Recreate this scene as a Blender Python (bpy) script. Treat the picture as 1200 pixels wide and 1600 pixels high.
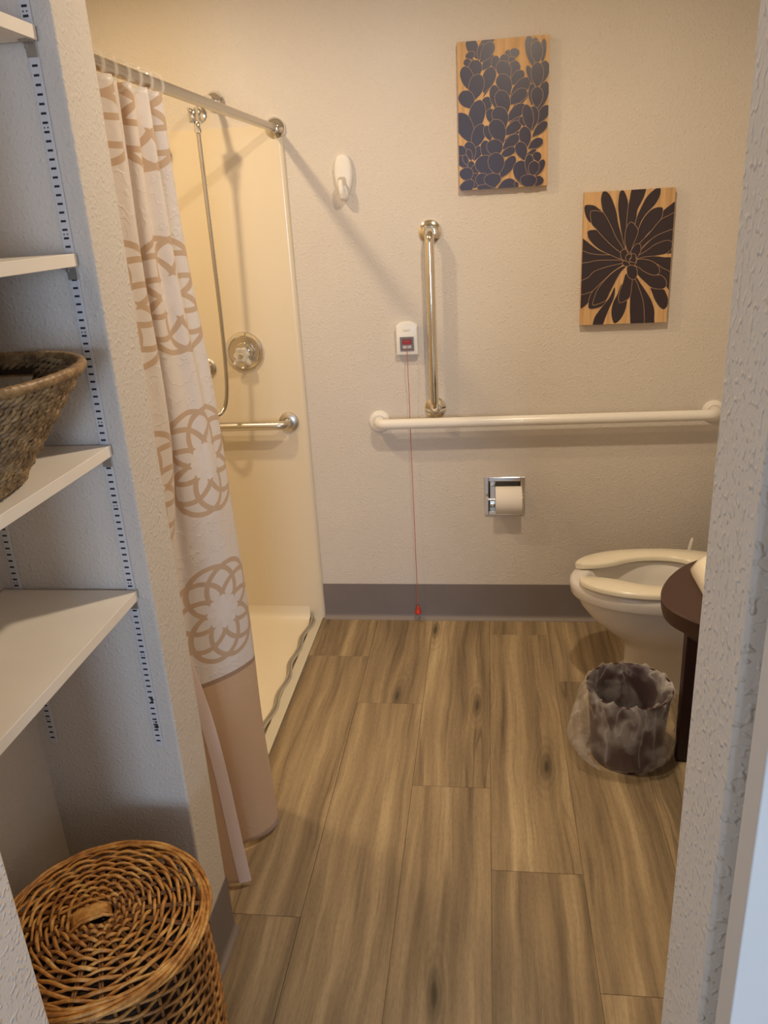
import bpy, bmesh, math, random
from mathutils import Vector, Matrix
random.seed(7)
scene = bpy.context.scene
for o in list(bpy.data.objects): bpy.data.objects.remove(o)
C = bpy.context.collection
PI = math.pi

# ------------------------------------------------------------------ camera
F_PX, PITCH, YAW, ROLL, CAM_H = 1245.218, 0.359141, 0.139440, -0.056915, 1.5998
D = 2.9575                                    # distance of the back wall
cp, sp, cy, sy = math.cos(PITCH), math.sin(PITCH), math.cos(YAW), math.sin(YAW)
fw = Vector((-sy*cp, cy*cp, -sp)); rt = Vector((cy, sy, 0)); up = rt.cross(fw)
cr, sr = math.cos(ROLL), math.sin(ROLL)
r2 = rt*cr + up*sr; u2 = rt*(-sr) + up*cr
cd = bpy.data.cameras.new('camera'); cam = bpy.data.objects.new('camera', cd); C.objects.link(cam)
cd.sensor_fit = 'VERTICAL'; cd.sensor_height = 36.0; cd.sensor_width = 27.0
cd.lens = F_PX/1600*36.0; cd.clip_start = 0.02
m = Matrix.Identity(4)
for i in range(3):
    m[i][0], m[i][1], m[i][2] = r2[i], u2[i], -fw[i]
m[2][3] = CAM_H
cam.matrix_world = m
scene.camera = cam

# ------------------------------------------------------------------ world, light, exposure
w = bpy.data.worlds.new('world'); scene.world = w; w.use_nodes = True
w.node_tree.nodes['Background'].inputs[0].default_value = (0.55, 0.7, 1.0, 1)
w.node_tree.nodes['Background'].inputs[1].default_value = 0.1
vs = scene.view_settings
vs.view_transform = 'Standard'; vs.look = 'None'; vs.gamma = 1.0; vs.use_curve_mapping = False
vs.exposure = 0.0
SHOWER_LAMP = (-1.07, 2.12, 2.405); SHOWER_W = 12.3
ROOM_LAMP = (0.14, 1.82, 2.405); ROOM_W = 16.3
WARM = (1.0, 0.76, 0.46); WARM2 = (1.0, 0.82, 0.60)
WINDOW_W = 120.0; DAY = (0.56, 0.73, 1.0)
def area(name, loc, size, power, col, rot=(0, 0, 0), shape='DISK', size_y=None):
    l = bpy.data.lights.new(name, 'AREA'); l.shape = shape; l.size = size
    if size_y: l.size_y = size_y
    l.energy = power; l.color = col
    o = bpy.data.objects.new(name, l); C.objects.link(o); o.location = loc; o.rotation_euler = rot
    return o
area('shower_lamp_light', SHOWER_LAMP, 0.075, SHOWER_W, WARM)
area('room_lamp_light', ROOM_LAMP, 0.085, ROOM_W, WARM2)
area('window_daylight', (0.75, -5.05, 1.5), 1.1, WINDOW_W, DAY, (PI/2, 0, 0), 'RECTANGLE', 1.3)

# ------------------------------------------------------------------ materials
def lin(c):
    f = lambda v: v/12.92 if v <= .04045 else ((v+.055)/1.055)**2.4
    return tuple(f(v/255) for v in c)
class NT:
    """small helper to wire shader nodes"""
    def __init__(s, name):
        s.m = bpy.data.materials.new(name); s.m.use_nodes = True; s.t = s.m.node_tree
        s.b = s.t.nodes['Principled BSDF']
    def n(s, typ, **kw):
        nd = s.t.nodes.new(typ)
        for k, v in kw.items():
            if k.startswith('i_'):
                key = k[2:]; key = int(key) if key.isdigit() else key.replace('_', ' ')
                if hasattr(v, 'node'): s.t.links.new(v, nd.inputs[key])
                else: nd.inputs[key].default_value = v
            else: setattr(nd, k, v)
        return nd
    def link(s, a, b): s.t.links.new(a, b)
    def math(s, op, a, b=None, c=None):
        nd = s.t.nodes.new('ShaderNodeMath'); nd.operation = op
        for i, v in enumerate((a, b, c)):
            if v is None: continue
            if hasattr(v, 'node'): s.t.links.new(v, nd.inputs[i])
            else: nd.inputs[i].default_value = v
        return nd.outputs[0]
    def mix(s, fac, a, b):
        nd = s.t.nodes.new('ShaderNodeMix'); nd.data_type = 'RGBA'
        for k, v in ((0, fac), (6, a), (7, b)):
            if hasattr(v, 'node'): s.t.links.new(v, nd.inputs[k])
            else: nd.inputs[k].default_value = v if k == 0 else (tuple(v)+(1,))[:4]
        return nd.outputs[2]
    def ramp(s, fac, stops, interp='LINEAR'):
        nd = s.t.nodes.new('ShaderNodeValToRGB'); cr_ = nd.color_ramp; cr_.interpolation = interp
        while len(cr_.elements) < len(stops): cr_.elements.new(0.5)
        for e, (p, c) in zip(cr_.elements, stops):
            e.position = p; e.color = (tuple(c)+(1,))[:4] if isinstance(c, tuple) else (c, c, c, 1)
        s.t.links.new(fac, nd.inputs[0]); return nd.outputs[0]
    def pos(s): return s.n('ShaderNodeNewGeometry').outputs['Position']
    def vec(s, v, sc=(1, 1, 1), loc=(0, 0, 0)):
        nd = s.n('ShaderNodeMapping'); nd.inputs['Scale'].default_value = sc; nd.inputs['Location'].default_value = loc
        s.t.links.new(v, nd.inputs['Vector']); return nd.outputs[0]
    def noise(s, v, scale, detail=3, rough=.5, dist=0):
        nd = s.n('ShaderNodeTexNoise'); s.t.links.new(v, nd.inputs['Vector'])
        nd.inputs['Scale'].default_value = scale; nd.inputs['Detail'].default_value = detail
        nd.inputs['Roughness'].default_value = rough; nd.inputs['Distortion'].default_value = dist
        return nd.outputs[0]
    def bump(s, h, strength, dist):
        nd = s.n('ShaderNodeBump'); nd.inputs['Strength'].default_value = strength; nd.inputs['Distance'].default_value = dist
        s.t.links.new(h, nd.inputs['Height']); s.t.links.new(nd.outputs[0], s.b.inputs['Normal'])
    def col(s, c):
        if hasattr(c, 'node'): s.t.links.new(c, s.b.inputs['Base Color'])
        else: s.b.inputs['Base Color'].default_value = (tuple(c)+(1,))[:4]
    def set(s, **kw):
        for k, v in kw.items():
            key = k.replace('_', ' ')
            if hasattr(v, 'node'): s.t.links.new(v, s.b.inputs[key])
            else: s.b.inputs[key].default_value = v
        return s

def plain(name, col, rough=.5, metal=0, var=.0, bump=0, bscale=300, spec=None, coat=0):
    k = NT(name); p = k.pos()
    if var:
        n = k.noise(p, 9, 4); n2 = k.ramp(n, [(.3, 1-var), (.7, 1+var*.4)])
        mx = k.n('ShaderNodeMix', data_type='RGBA', blend_type='MULTIPLY'); mx.inputs[0].default_value = 1
        mx.inputs[6].default_value = tuple(col)+(1,); k.link(n2, mx.inputs[7]); k.col(mx.outputs[2])
    else: k.col(col)
    k.set(Roughness=rough, Metallic=metal)
    if spec is not None: k.set(Specular_IOR_Level=spec)
    if coat: k.set(Coat_Weight=coat)
    if bump: k.bump(k.noise(p, bscale, 2), bump, .002)
    return k.m

def wall_mat(name, col, blob=1.0, fine=1.0):
    k = NT(name); p = k.pos()
    n1 = k.noise(p, 165, 3, .55)                 # orange peel
    n2 = k.noise(p, 135, 0, .4, .1)               # sparse splatter
    b2 = k.ramp(n2, [(.56, 0.0), (.80, 1.0)])
    n1s = k.math('MULTIPLY', n1, .55*fine)
    h = k.math('ADD', n1s, k.math('MULTIPLY', b2, .75*blob))
    k.bump(h, .8, .0034)
    v = k.ramp(k.noise(p, 2.2, 3), [(.3, .96), (.7, 1.02)])
    mx = k.n('ShaderNodeMix', data_type='RGBA', blend_type='MULTIPLY'); mx.inputs[0].default_value = 1
    mx.inputs[6].default_value = tuple(col)+(1,); k.link(v, mx.inputs[7]); k.col(mx.outputs[2])
    k.set(Roughness=.62, Specular_IOR_Level=.3)
    return k.m

M = {}
WALL = (.665, .604, .535)
M['wall'] = wall_mat('painted_wall', WALL, .35, 1.0)
M['jamb'] = wall_mat('painted_wall_splatter', (.92, .86, .81), .9, .5)
M['wall_bounce'] = wall_mat('bounce_wall_white', (.88, .86, .83), .35, 1.0)
M['ceil'] = wall_mat('painted_ceiling', (.80, .77, .71), .5, .8)
M['base'] = plain('taupe_rubber_base', lin((120, 111, 108)), .55, var=.06)
M['base_toe'] = plain('taupe_rubber_toe', lin((134, 122, 114)), .5)
M['acrylic'] = plain('cream_acrylic', (.755, .655, .495), .22, coat=.15)
M['pan'] = plain('cream_pan', (.80, .71, .55), .35, bump=.12, bscale=500)
M['strip'] = plain('cream_threshold', (.62, .57, .45), .4)
M['dam'] = plain('grey_rubber', (.42, .365, .28), .55)
M['shelf'] = plain('shelf_laminate', (.90, .825, .73), .45, var=.04)
M['standard'] = plain('painted_steel', (.62, .61, .62), .4)
M['slot'] = plain('slot_shadow', (.015, .015, .02), .8)
M['rust'] = plain('rust', (.045, .028, .02), .8)
M['clip'] = plain('galvanised', (.42, .40, .37), .38, metal=.8)
M['chrome'] = plain('chrome', (.82, .81, .79), .09, metal=1)
M['nickel'] = plain('polished_nickel', (.80, .755, .67), .11, metal=1)
M['steel'] = plain('brushed_steel', (.60, .565, .50), .33, metal=1)
M['rodm'] = plain('rod_steel', (.58, .545, .49), .3, metal=1)
M['whitebar'] = plain('white_powder_coat', (.83, .79, .73), .28, coat=.3)
M['plastic'] = plain('white_plastic', (.84, .815, .765), .35)
M['plastic_s'] = plain('white_plastic_soft', (.80, .76, .70), .5)
M['hook_shade'] = plain('hook_recess_shade', (.52, .45, .37), .6)
M['greyp'] = plain('grey_plastic', (.16, .14, .14), .45)
M['lgrey'] = plain('light_grey_plastic', (.52, .50, .49), .4)
M['redp'] = plain('red_plastic', (.30, .022, .03), .35)
M['redb'] = plain('red_bell', (.62, .045, .02), .4)
M['cordr'] = plain('red_cord', (.52, .13, .09), .7)
M['paper'] = plain('tissue_paper', (.82, .765, .70), .9, bump=.3, bscale=900)
M['porc'] = plain('porcelain', (.82, .775, .72), .12, coat=.4)
M['seat'] = plain('seat_plastic', (.86, .785, .62), .22, coat=.3)
M['water'] = plain('bowl_water', (.45, .45, .36), .05)
M['basin'] = plain('basin_ceramic', (.85, .76, .60), .2, coat=.3)
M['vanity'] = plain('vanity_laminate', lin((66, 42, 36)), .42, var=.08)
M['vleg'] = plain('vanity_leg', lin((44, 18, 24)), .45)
M['bin'] = plain('maroon_plastic', lin((62, 22, 30)), .35)
M['doorp'] = plain('door_paint', (.87, .84, .82), .4)
M['lamp_trim'] = plain('lamp_trim', (.85, .84, .82), .4)
M['dark'] = plain('subfloor', (.03, .025, .02), .9)
M['handle'] = plain('bronze', (.12, .07, .045), .35, metal=1)
def emis(name, col, st):
    k = NT(name); k.set(Emission_Color=tuple(col)+(1,), Emission_Strength=st); k.col((.8, .8, .8)); return k.m
M['lens'] = emis('lamp_lens', (1, .85, .62), 3.0)

def wood_floor():
    k = NT('vinyl_oak_plank'); p = k.pos()
    rnd = k.n('ShaderNodeObjectInfo').outputs['Random']
    off = k.n('ShaderNodeCombineXYZ'); k.link(k.math('MULTIPLY', rnd, 37.0), off.inputs[0])
    k.link(k.math('MULTIPLY', rnd, 91.0), off.inputs[1]); k.link(k.math('MULTIPLY', rnd, 53.0), off.inputs[2])
    va = k.n('ShaderNodeVectorMath', operation='ADD'); k.link(p, va.inputs[0]); k.link(off.outputs[0], va.inputs[1]); v = va.outputs[0]
    # warp so the grain flows round knots
    wv = k.n('ShaderNodeTexNoise'); k.link(k.vec(v, (3.2, 1.5, 1)), wv.inputs['Vector']); wv.inputs['Scale'].default_value = 1.6; wv.inputs['Detail'].default_value = 2
    ws = k.n('ShaderNodeVectorMath', operation='SCALE'); k.link(wv.outputs['Color'], ws.inputs[0]); ws.inputs['Scale'].default_value = .045
    wa = k.n('ShaderNodeVectorMath', operation='ADD'); k.link(v, wa.inputs[0]); k.link(ws.outputs[0], wa.inputs[1]); vw = wa.outputs[0]
    broad = k.noise(k.vec(vw, (12, .5, 1)), 1.6, 3, .55)
    streak = k.noise(k.vec(vw, (46, 1.1, 1)), 1.5, 4, .6)
    fine = k.noise(k.vec(v, (260, 7.5, 1)), 1.7, 3, .6)
    fleck = k.noise(k.vec(v, (90, 26, 1)), 2.2, 3, .6)
    c = k.ramp(broad, [(.26, lin((112, 95, 74))), (.43, lin((150, 129, 100))), (.56, lin((172, 149, 115))), (.72, lin((202, 178, 139)))])
    s1 = k.ramp(streak, [(.26, .72), (.44, .96), (.66, 1.05)])
    s2 = k.ramp(fine, [(.28, .86), (.5, 1.0), (.72, 1.06)])
    s3 = k.ramp(fleck, [(.30, .88), (.55, 1.02)])
    # long dark cathedral streaks
    dk = k.ramp(k.noise(k.vec(vw, (15, .9, 1), (3.1, 7.7, 0)), 1.5, 2, .5), [(.60, 1.0), (.72, .62)])
    # knots
    vo = k.n('ShaderNodeTexVoronoi', voronoi_dimensions='2D'); k.link(k.vec(vw, (5.2, 1.25, 1)), vo.inputs['Vector']); vo.inputs['Scale'].default_value = 1.15; vo.inputs['Randomness'].default_value = 1
    kd = vo.outputs['Distance']
    knot = k.ramp(kd, [(.0, .30), (.04, .42), (.08, .80), (.15, 1.0)])
    sc_ = k.n('ShaderNodeSeparateColor'); k.link(vo.outputs['Color'], sc_.inputs[0])
    has = k.math('LESS_THAN', sc_.outputs[0], .34)
    knot = k.math('SUBTRACT', 1.0, k.math('MULTIPLY', has, k.math('SUBTRACT', 1.0, knot)))
    ring = k.math('SINE', k.math('MULTIPLY', kd, 95.0))
    rm = k.math('MULTIPLY', k.ramp(kd, [(.05, 1.0), (.30, 0.0)]), has)
    ringf = k.math('SUBTRACT', 1.0, k.math('MULTIPLY', k.math('MULTIPLY', k.math('ADD', ring, 1.0), .13), rm))
    ck = k.ramp(k.math('ABSOLUTE', k.math('SUBTRACT', k.noise(k.vec(vw, (11, .55, 1), (9.3, 1.7, 0)), 1.3, 2, .5), .5)), [(.0, .55), (.006, .72), (.014, 1.0)])
    ckm = k.ramp(k.noise(k.vec(v, (4, 1.6, 1), (5.3, 2.7, 0)), 1.4, 1), [(.55, 0.0), (.62, 1.0)])
    ck = k.math('SUBTRACT', 1.0, k.math('MULTIPLY', ckm, k.math('SUBTRACT', 1.0, ck)))
    tone = k.math('ADD', k.math('MULTIPLY', rnd, .18), .86)
    cur = c
    for f in (s1, s2, s3, dk, knot, ringf, ck, tone):
        mx = k.n('ShaderNodeMix', data_type='RGBA', blend_type='MULTIPLY'); mx.inputs[0].default_value = 1
        k.link(cur, mx.inputs[6]); k.link(f, mx.inputs[7]); cur = mx.outputs[2]
    k.col(cur); k.set(Roughness=.48, Specular_IOR_Level=.35); k.bump(fine, .12, .0006)
    return k.m
M['plank'] = wood_floor()

def board_wood():
    k = NT('pale_plywood'); p = k.pos()
    g = k.noise(k.vec(p, (55, 1, 2.2)), 1.6, 4, .6)
    k.col(k.ramp(g, [(.25, lin((176, 134, 88))), (.5, lin((205, 164, 114))), (.75, lin((216, 178, 130)))])); k.set(Roughness=.6)
    return k.m
M['board'] = board_wood()
M['ink'] = plain('dark_paint', lin((48, 36, 42)), .42)
M['ink_blue'] = plain('dark_paint_blue', lin((54, 48, 66)), .36)
M['ink_line'] = plain('bare_line', lin((190, 152, 112)), .6)

def wicker_mat(name, cols, sc=60):
    k = NT(name); p = k.pos()
    n = k.noise(p, sc, 3, .6); n2 = k.noise(p, sc*5, 2, .5)
    c = k.ramp(n, [(.28, cols[0]), (.5, cols[1]), (.72, cols[2])])
    mx = k.n('ShaderNodeMix', data_type='RGBA', blend_type='MULTIPLY'); mx.inputs[0].default_value = 1
    k.link(c, mx.inputs[6]); k.link(k.ramp(n2, [(.3, .7), (.6, 1.05)]), mx.inputs[7])
    k.col(mx.outputs[2]); k.set(Roughness=.45); k.bump(n2, .3, .001)
    return k.m
M['wicker'] = wicker_mat('honey_wicker', (lin((150, 94, 40)), lin((206, 144, 70)), lin((234, 184, 106))), 26)
M['wicker_m'] = wicker_mat('amber_wicker', (lin((112, 70, 30)), lin((164, 110, 52)), lin((196, 146, 80))), 24)
M['wicker_d'] = wicker_mat('brown_wicker', (lin((84, 52, 26)), lin((128, 84, 42)), lin((160, 112, 62))), 30)
M['seagrass'] = wicker_mat('seagrass', (lin((98, 76, 52)), lin((148, 120, 84)), lin((188, 158, 112))), 40)
M['seagrass_rim'] = wicker_mat('seagrass_rim', (lin((120, 92, 60)), lin((158, 126, 84)), lin((184, 150, 104))), 60)
M['basket_in'] = plain('basket_core', lin((52, 38, 28)), .9)

def curtain_mat():
    """white satin cloth printed with tan medallions of interlaced rings; plain taupe band at the hem"""
    k = NT('printed_satin'); uv = k.n('ShaderNodeUVMap').outputs[0]
    sx = k.n('ShaderNodeSeparateXYZ'); k.link(uv, sx.inputs[0]); U, V = sx.outputs[0], sx.outputs[1]
    CW, CH, R, LW = .275, .385, .128, .0062
    cu = k.math('SUBTRACT', k.math('MODULO', k.math('ADD', U, 10*CW+CW/2), CW), CW/2)
    cv = k.math('SUBTRACT', k.math('MODULO', k.math('ADD', V, 10*CH-.68+CH/2), CH), CH/2)
    rho = k.math('SQRT', k.math('ADD', k.math('MULTIPLY', cu, cu), k.math('MULTIPLY', cv, cv)))
    best = k.math('ADD', rho, 1.0)
    for i in range(8):
        a = (i+.5)*PI/4; ox, oy = .5*R*math.cos(a), .5*R*math.sin(a)
        du, dv = k.math('SUBTRACT', cu, ox), k.math('SUBTRACT', cv, oy)
        dd = k.math('SQRT', k.math('ADD', k.math('MULTIPLY', du, du), k.math('MULTIPLY', dv, dv)))
        ab = k.math('ABSOLUTE', k.math('SUBTRACT', dd, .5*R))
        best = k.math('MINIMUM', best, ab)
    line = k.math('LESS_THAN', best, LW)
    line = k.math('MULTIPLY', line, k.math('GREATER_THAN', rho, .34*R))
    # raised white flower in the middle and scroll work between medallions
    ang = k.math('ARCTAN2', cv, cu)
    pet = k.math('ADD', k.math('MULTIPLY', k.math('COSINE', k.math('MULTIPLY', ang, 8.0)), .012), .034)
    flower = k.math('LESS_THAN', rho, pet)
    p = k.pos()
    emb = k.math('SINE', k.math('ADD', k.math('MULTIPLY', k.noise(p, 22, 2, .5), 26.0), k.math('MULTIPLY', V, 90.0)))
    embm = k.math('MULTIPLY', k.math('GREATER_THAN', rho, R*1.06), k.ramp(emb, [(.75, 0.0), (.95, 1.0)]))
    ground = k.mix(k.noise(p, 7, 2), (.80, .73, .68), (.86, .79, .735))
    c = k.mix(line, ground, lin((211, 184, 156)))
    c = k.mix(k.math('MULTIPLY', flower, .7), c, (.86, .80, .76))
    HEM = .505
    band = k.math('LESS_THAN', V, HEM)
    c = k.mix(band, c, lin((216, 184, 150)))
    seam = k.math('LESS_THAN', k.math('ABSOLUTE', k.math('SUBTRACT', V, HEM)), .006)
    c = k.mix(seam, c, lin((178, 148, 122)))
    k.col(c)
    h = k.math('ADD', k.math('ADD', k.math('MULTIPLY', embm, .5), k.math('MULTIPLY', flower, .6)), k.math('MULTIPLY', k.noise(p, 38, 3), 1.2))
    h = k.math('MULTIPLY', h, k.math('SUBTRACT', 1.0, k.math('MULTIPLY', band, .55)))
    k.bump(h, .35, .004)
    k.set(Roughness=k.math('ADD', k.math('MULTIPLY', band, .12), .44), Sheen_Weight=.25)
    tr = k.n('ShaderNodeBsdfTranslucent'); k.link(c, tr.inputs[0])
    ms = k.n('ShaderNodeMixShader'); ms.inputs[0].default_value = .25
    k.link(k.b.outputs[0], ms.inputs[1]); k.link(tr.outputs[0], ms.inputs[2])
    k.link(ms.outputs[0], k.t.nodes['Material Output'].inputs[0])
    return k.m
M['curtain'] = curtain_mat()
M['hem'] = plain('hem_tape', lin((214, 192, 182)), .6)

def clear_mat(name, col, alpha, rough=.12, highlights=0):
    k = NT(name); k.col(col); k.set(Roughness=rough, Specular_IOR_Level=.7)
    t = k.n('ShaderNodeBsdfTransparent'); ms = k.n('ShaderNodeMixShader')
    if highlights:
        p = k.pos(); n = k.noise(k.vec(p, (1, 1, .6)), 7, 2, .45, 1.8)
        f = k.ramp(k.math('ABSOLUTE', k.math('SUBTRACT', n, .5)), [(.0, alpha+.17), (.012, alpha+.09), (.035, alpha+.02), (.10, alpha)])  # wrinkle highlights painted into the film as thin opaque ridges
        f = k.math('ADD', f, k.math('MULTIPLY', k.ramp(k.noise(p, 13, 2), [(.50, 0.0), (.64, 1.0)]), .22))  # broader highlight patches, painted as opacity too
        lw_ = k.n('ShaderNodeLayerWeight'); lw_.inputs[0].default_value = .30
        f = k.math('ADD', f, k.math('MULTIPLY', lw_.outputs['Facing'], .24))
        k.link(f, ms.inputs[0]); k.bump(k.noise(k.vec(p, (1, 1, .6)), 22, 3, .55, 1.2), .6, .012)
    else: ms.inputs[0].default_value = alpha
    k.link(t.outputs[0], ms.inputs[1]); k.link(k.b.outputs[0], ms.inputs[2])
    k.link(ms.outputs[0], k.t.nodes['Material Output'].inputs[0])
    return k.m
M['ring'] = clear_mat('clear_plastic', (.92, .86, .78), .22, .06)
M['knob'] = clear_mat('clear_acrylic', (.80, .77, .72), .55, .05)
M['liner'] = clear_mat('thin_film', (.97, .93, .90), .035, .14, 1)

# ------------------------------------------------------------------ mesh helpers
class B:
    def __init__(s): s.v = []; s.f = []
    def face(s, pts):
        i = len(s.v); s.v += [tuple(p) for p in pts]; s.f.append(tuple(range(i, i+len(pts)))); return s
    def box(s, a, b):
        x0, y0, z0 = a; x1, y1, z1 = b; i = len(s.v)
        s.v += [(x0,y0,z0),(x1,y0,z0),(x1,y1,z0),(x0,y1,z0),(x0,y0,z1),(x1,y0,z1),(x1,y1,z1),(x0,y1,z1)]
        s.f += [tuple(i+j for j in q) for q in ((0,3,2,1),(4,5,6,7),(0,1,5,4),(1,2,6,5),(2,3,7,6),(3,0,4,7))]; return s
    def tube(s, pts, r, n=8, closed=False, caps=True):
        """tube along a polyline; r is a number or a list"""
        P = [Vector(p) for p in pts]; N = len(P); i0 = len(s.v); nrm = None
        for j in range(N):
            a = P[(j-1) % N] if closed or j > 0 else P[j]
            b = P[(j+1) % N] if closed or j < N-1 else P[j]
            t = (b-a); t = t.normalized() if t.length > 1e-9 else Vector((0, 0, 1))
            if nrm is None:
                nrm = t.orthogonal().normalized()
            nrm = (nrm - t*nrm.dot(t)); nrm = nrm.normalized() if nrm.length > 1e-6 else t.orthogonal().normalized()
            bn = t.cross(nrm); rr = r[j] if isinstance(r, (list, tuple)) else r
            for q in range(n):
                a_ = 2*PI*q/n; s.v.append(tuple(P[j] + (nrm*math.cos(a_) + bn*math.sin(a_))*rr))
        L = N if closed else N-1
        for j in range(L):
            for q in range(n):
                a = i0+j*n+q; b = i0+j*n+(q+1) % n; c = i0+((j+1) % N)*n+(q+1) % n; d = i0+((j+1) % N)*n+q
                s.f.append((a, b, c, d))
        if caps and not closed:
            s.f.append(tuple(i0+q for q in reversed(range(n)))); s.f.append(tuple(i0+(N-1)*n+q for q in range(n)))
        return s
    def lathe(s, prof, n=32, origin=(0, 0, 0), axis='Z'):
        """profile of (radius, height) turned round an axis"""
        i0 = len(s.v); o = Vector(origin)
        for r, h in prof:
            for q in range(n):
                a = 2*PI*q/n; x, y = r*math.cos(a), r*math.sin(a)
                v = {'Z': (x, y, h), 'Y': (x, -h, y), 'X': (h, x, y)}[axis]   # axis Y: height grows towards the viewer (-Y)
                s.v.append(tuple(o+Vector(v)))
        for j in range(len(prof)-1):
            for q in range(n):
                s.f.append((i0+j*n+q, i0+j*n+(q+1) % n, i0+(j+1)*n+(q+1) % n, i0+(j+1)*n+q))
        if prof[0][0] > 1e-6: s.f.append(tuple(i0+q for q in reversed(range(n))))
        if prof[-1][0] > 1e-6: s.f.append(tuple(i0+(len(prof)-1)*n+q for q in range(n)))
        return s
    def loft(s, rings, cap0=True, cap1=True, closed=True):
        i0 = len(s.v); n = len(rings[0])
        for r in rings: s.v += [tuple(p) for p in r]
        for j in range(len(rings)-1):
            for q in range(n if closed else n-1):
                s.f.append((i0+j*n+q, i0+j*n+(q+1) % n, i0+(j+1)*n+(q+1) % n, i0+(j+1)*n+q))
        if cap0: s.f.append(tuple(i0+q for q in reversed(range(n))))
        if cap1: s.f.append(tuple(i0+(len(rings)-1)*n+q for q in range(n)))
        return s
    def prism(s, poly, z0, z1):
        return s.loft([[(x, y, z0) for x, y in poly], [(x, y, z1) for x, y in poly]])
    def build(s, name, mat, parent=None, smooth=False, bevel=0, seg=2, angle=40):
        me = bpy.data.meshes.new(name); me.from_pydata(s.v, [], s.f)
        bm = bmesh.new(); bm.from_mesh(me); bmesh.ops.recalc_face_normals(bm, faces=bm.faces); bm.to_mesh(me); bm.free()
        me.materials.append(M[mat])
        if smooth:
            for p in me.polygons: p.use_smooth = True
        o = bpy.data.objects.new(name, me); C.objects.link(o)
        if parent is not None:
            o.parent = parent; o.location = -parent.location
            if parent.parent is not None: o.location = (0, 0, 0)
        if bevel:
            b = o.modifiers.new('bevel', 'BEVEL'); b.width = bevel; b.segments = seg; b.limit_method = 'ANGLE'; b.angle_limit = math.radians(35)
            b.harden_normals = True
            for p in me.polygons: p.use_smooth = True
        if smooth or bevel:
            try:
                me.set_sharp_from_angle(angle=math.radians(angle))
            except Exception: pass
        return o
def tag(o, label=None, cat=None, group=None, kind=None):
    if label: o['label'] = label
    if cat: o['category'] = cat
    if group: o['group'] = group
    if kind: o['kind'] = kind
    return o
def thing(name, loc, label, cat, group=None):
    o = bpy.data.objects.new(name, None); C.objects.link(o); o.location = loc; o.empty_display_size = .05
    return tag(o, label, cat, group)
def struct(o, label, cat): return tag(o, label, cat, kind='structure')
def smoothpath(pts, per=8, closed=False):
    """Catmull-Rom through points"""
    P = [Vector(p) for p in pts]; N = len(P); out = []
    L = N if closed else N-1
    for i in range(L):
        p0 = P[(i-1) % N] if closed or i > 0 else P[0]*2-P[1]
        p1 = P[i]; p2 = P[(i+1) % N]
        p3 = P[(i+2) % N] if closed or i+2 < N else P[-1]*2-P[-2]
        for j in range(per):
            t = j/per
            out.append(0.5*((2*p1)+(p2-p0)*t+(2*p0-5*p1+4*p2-p3)*t*t+(3*p1-p0-3*p2+p3)*t**3))
    if not closed: out.append(P[-1])
    return out

# ------------------------------------------------------------------ room shell
CEIL = 2.44
XR, XSH = 1.06, -1.62          # right wall, far side of the shower
XL = -.62                      # face of the left stub wall and pier
YS0, YS1 = 1.266, 1.39         # stub wall
YP = .733                      # far corner of the near pier
YJ0, YJ1 = .5625, .686         # doorway wall
XJ = .193                      # right jamb face
XN = -.913                     # back of the niche
TPX, TPZ, TPS = .062, .542, .067   # recess in the back wall for the paper holder

g = B()
xs = [XSH-.1, TPX-TPS, TPX+TPS, XR+.1]; zs = [0, TPZ-TPS, TPZ+TPS, CEIL]
for i in range(3):
    for j in range(3):
        if i == 1 and j == 1: continue
        g.box((xs[i], D, zs[j]), (xs[i+1], D+.12, zs[j+1]))
struct(g.build('wall_back', 'wall'), 'beige textured wall at the far end of the bathroom', 'wall')
struct(B().box((XR, YJ1, 0), (XR+.1, D, CEIL)).build('wall_right', 'wall'), 'beige wall behind the toilet and vanity', 'wall')
struct(B().box((XSH-.1, YS1, 0), (XSH, D, CEIL)).build('wall_shower', 'wall'), 'wall along the far side of the shower', 'wall')
struct(B().box((XSH-.1, YS0, 0), (XL, YS1, CEIL)).build('wall_left', 'wall', bevel=.006, seg=3), 'short beige stub wall between closet niche and shower', 'wall')
struct(B().box((XN-.1, YP, 0), (XN, YS0, CEIL)).build('wall_niche', 'wall'), 'grey shaded back wall of the shelf niche', 'wall')
struct(B().box((-1.5, YJ0, 0), (XL, YP, CEIL)).build('wall_pier', 'jamb', bevel=.006, seg=3), 'pale wall corner at the lower left in front of the hamper', 'wall')
struct(B().box((XJ, YJ0, 0), (2.4, YJ1, CEIL)).build('wall_near', 'jamb', bevel=.005, seg=3), 'textured wall end beside the doorway on the right', 'wall')
struct(B().box((XL, YJ0, 2.1), (XJ, YJ1, CEIL)).build('wall_header', 'wall'), 'wall above the doorway', 'wall')
struct(B().box((-2.3, -5.2, CEIL), (2.4, D+.12, CEIL+.1)).build('ceiling', 'ceil'), 'off-white ceiling', 'ceiling')
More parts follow.
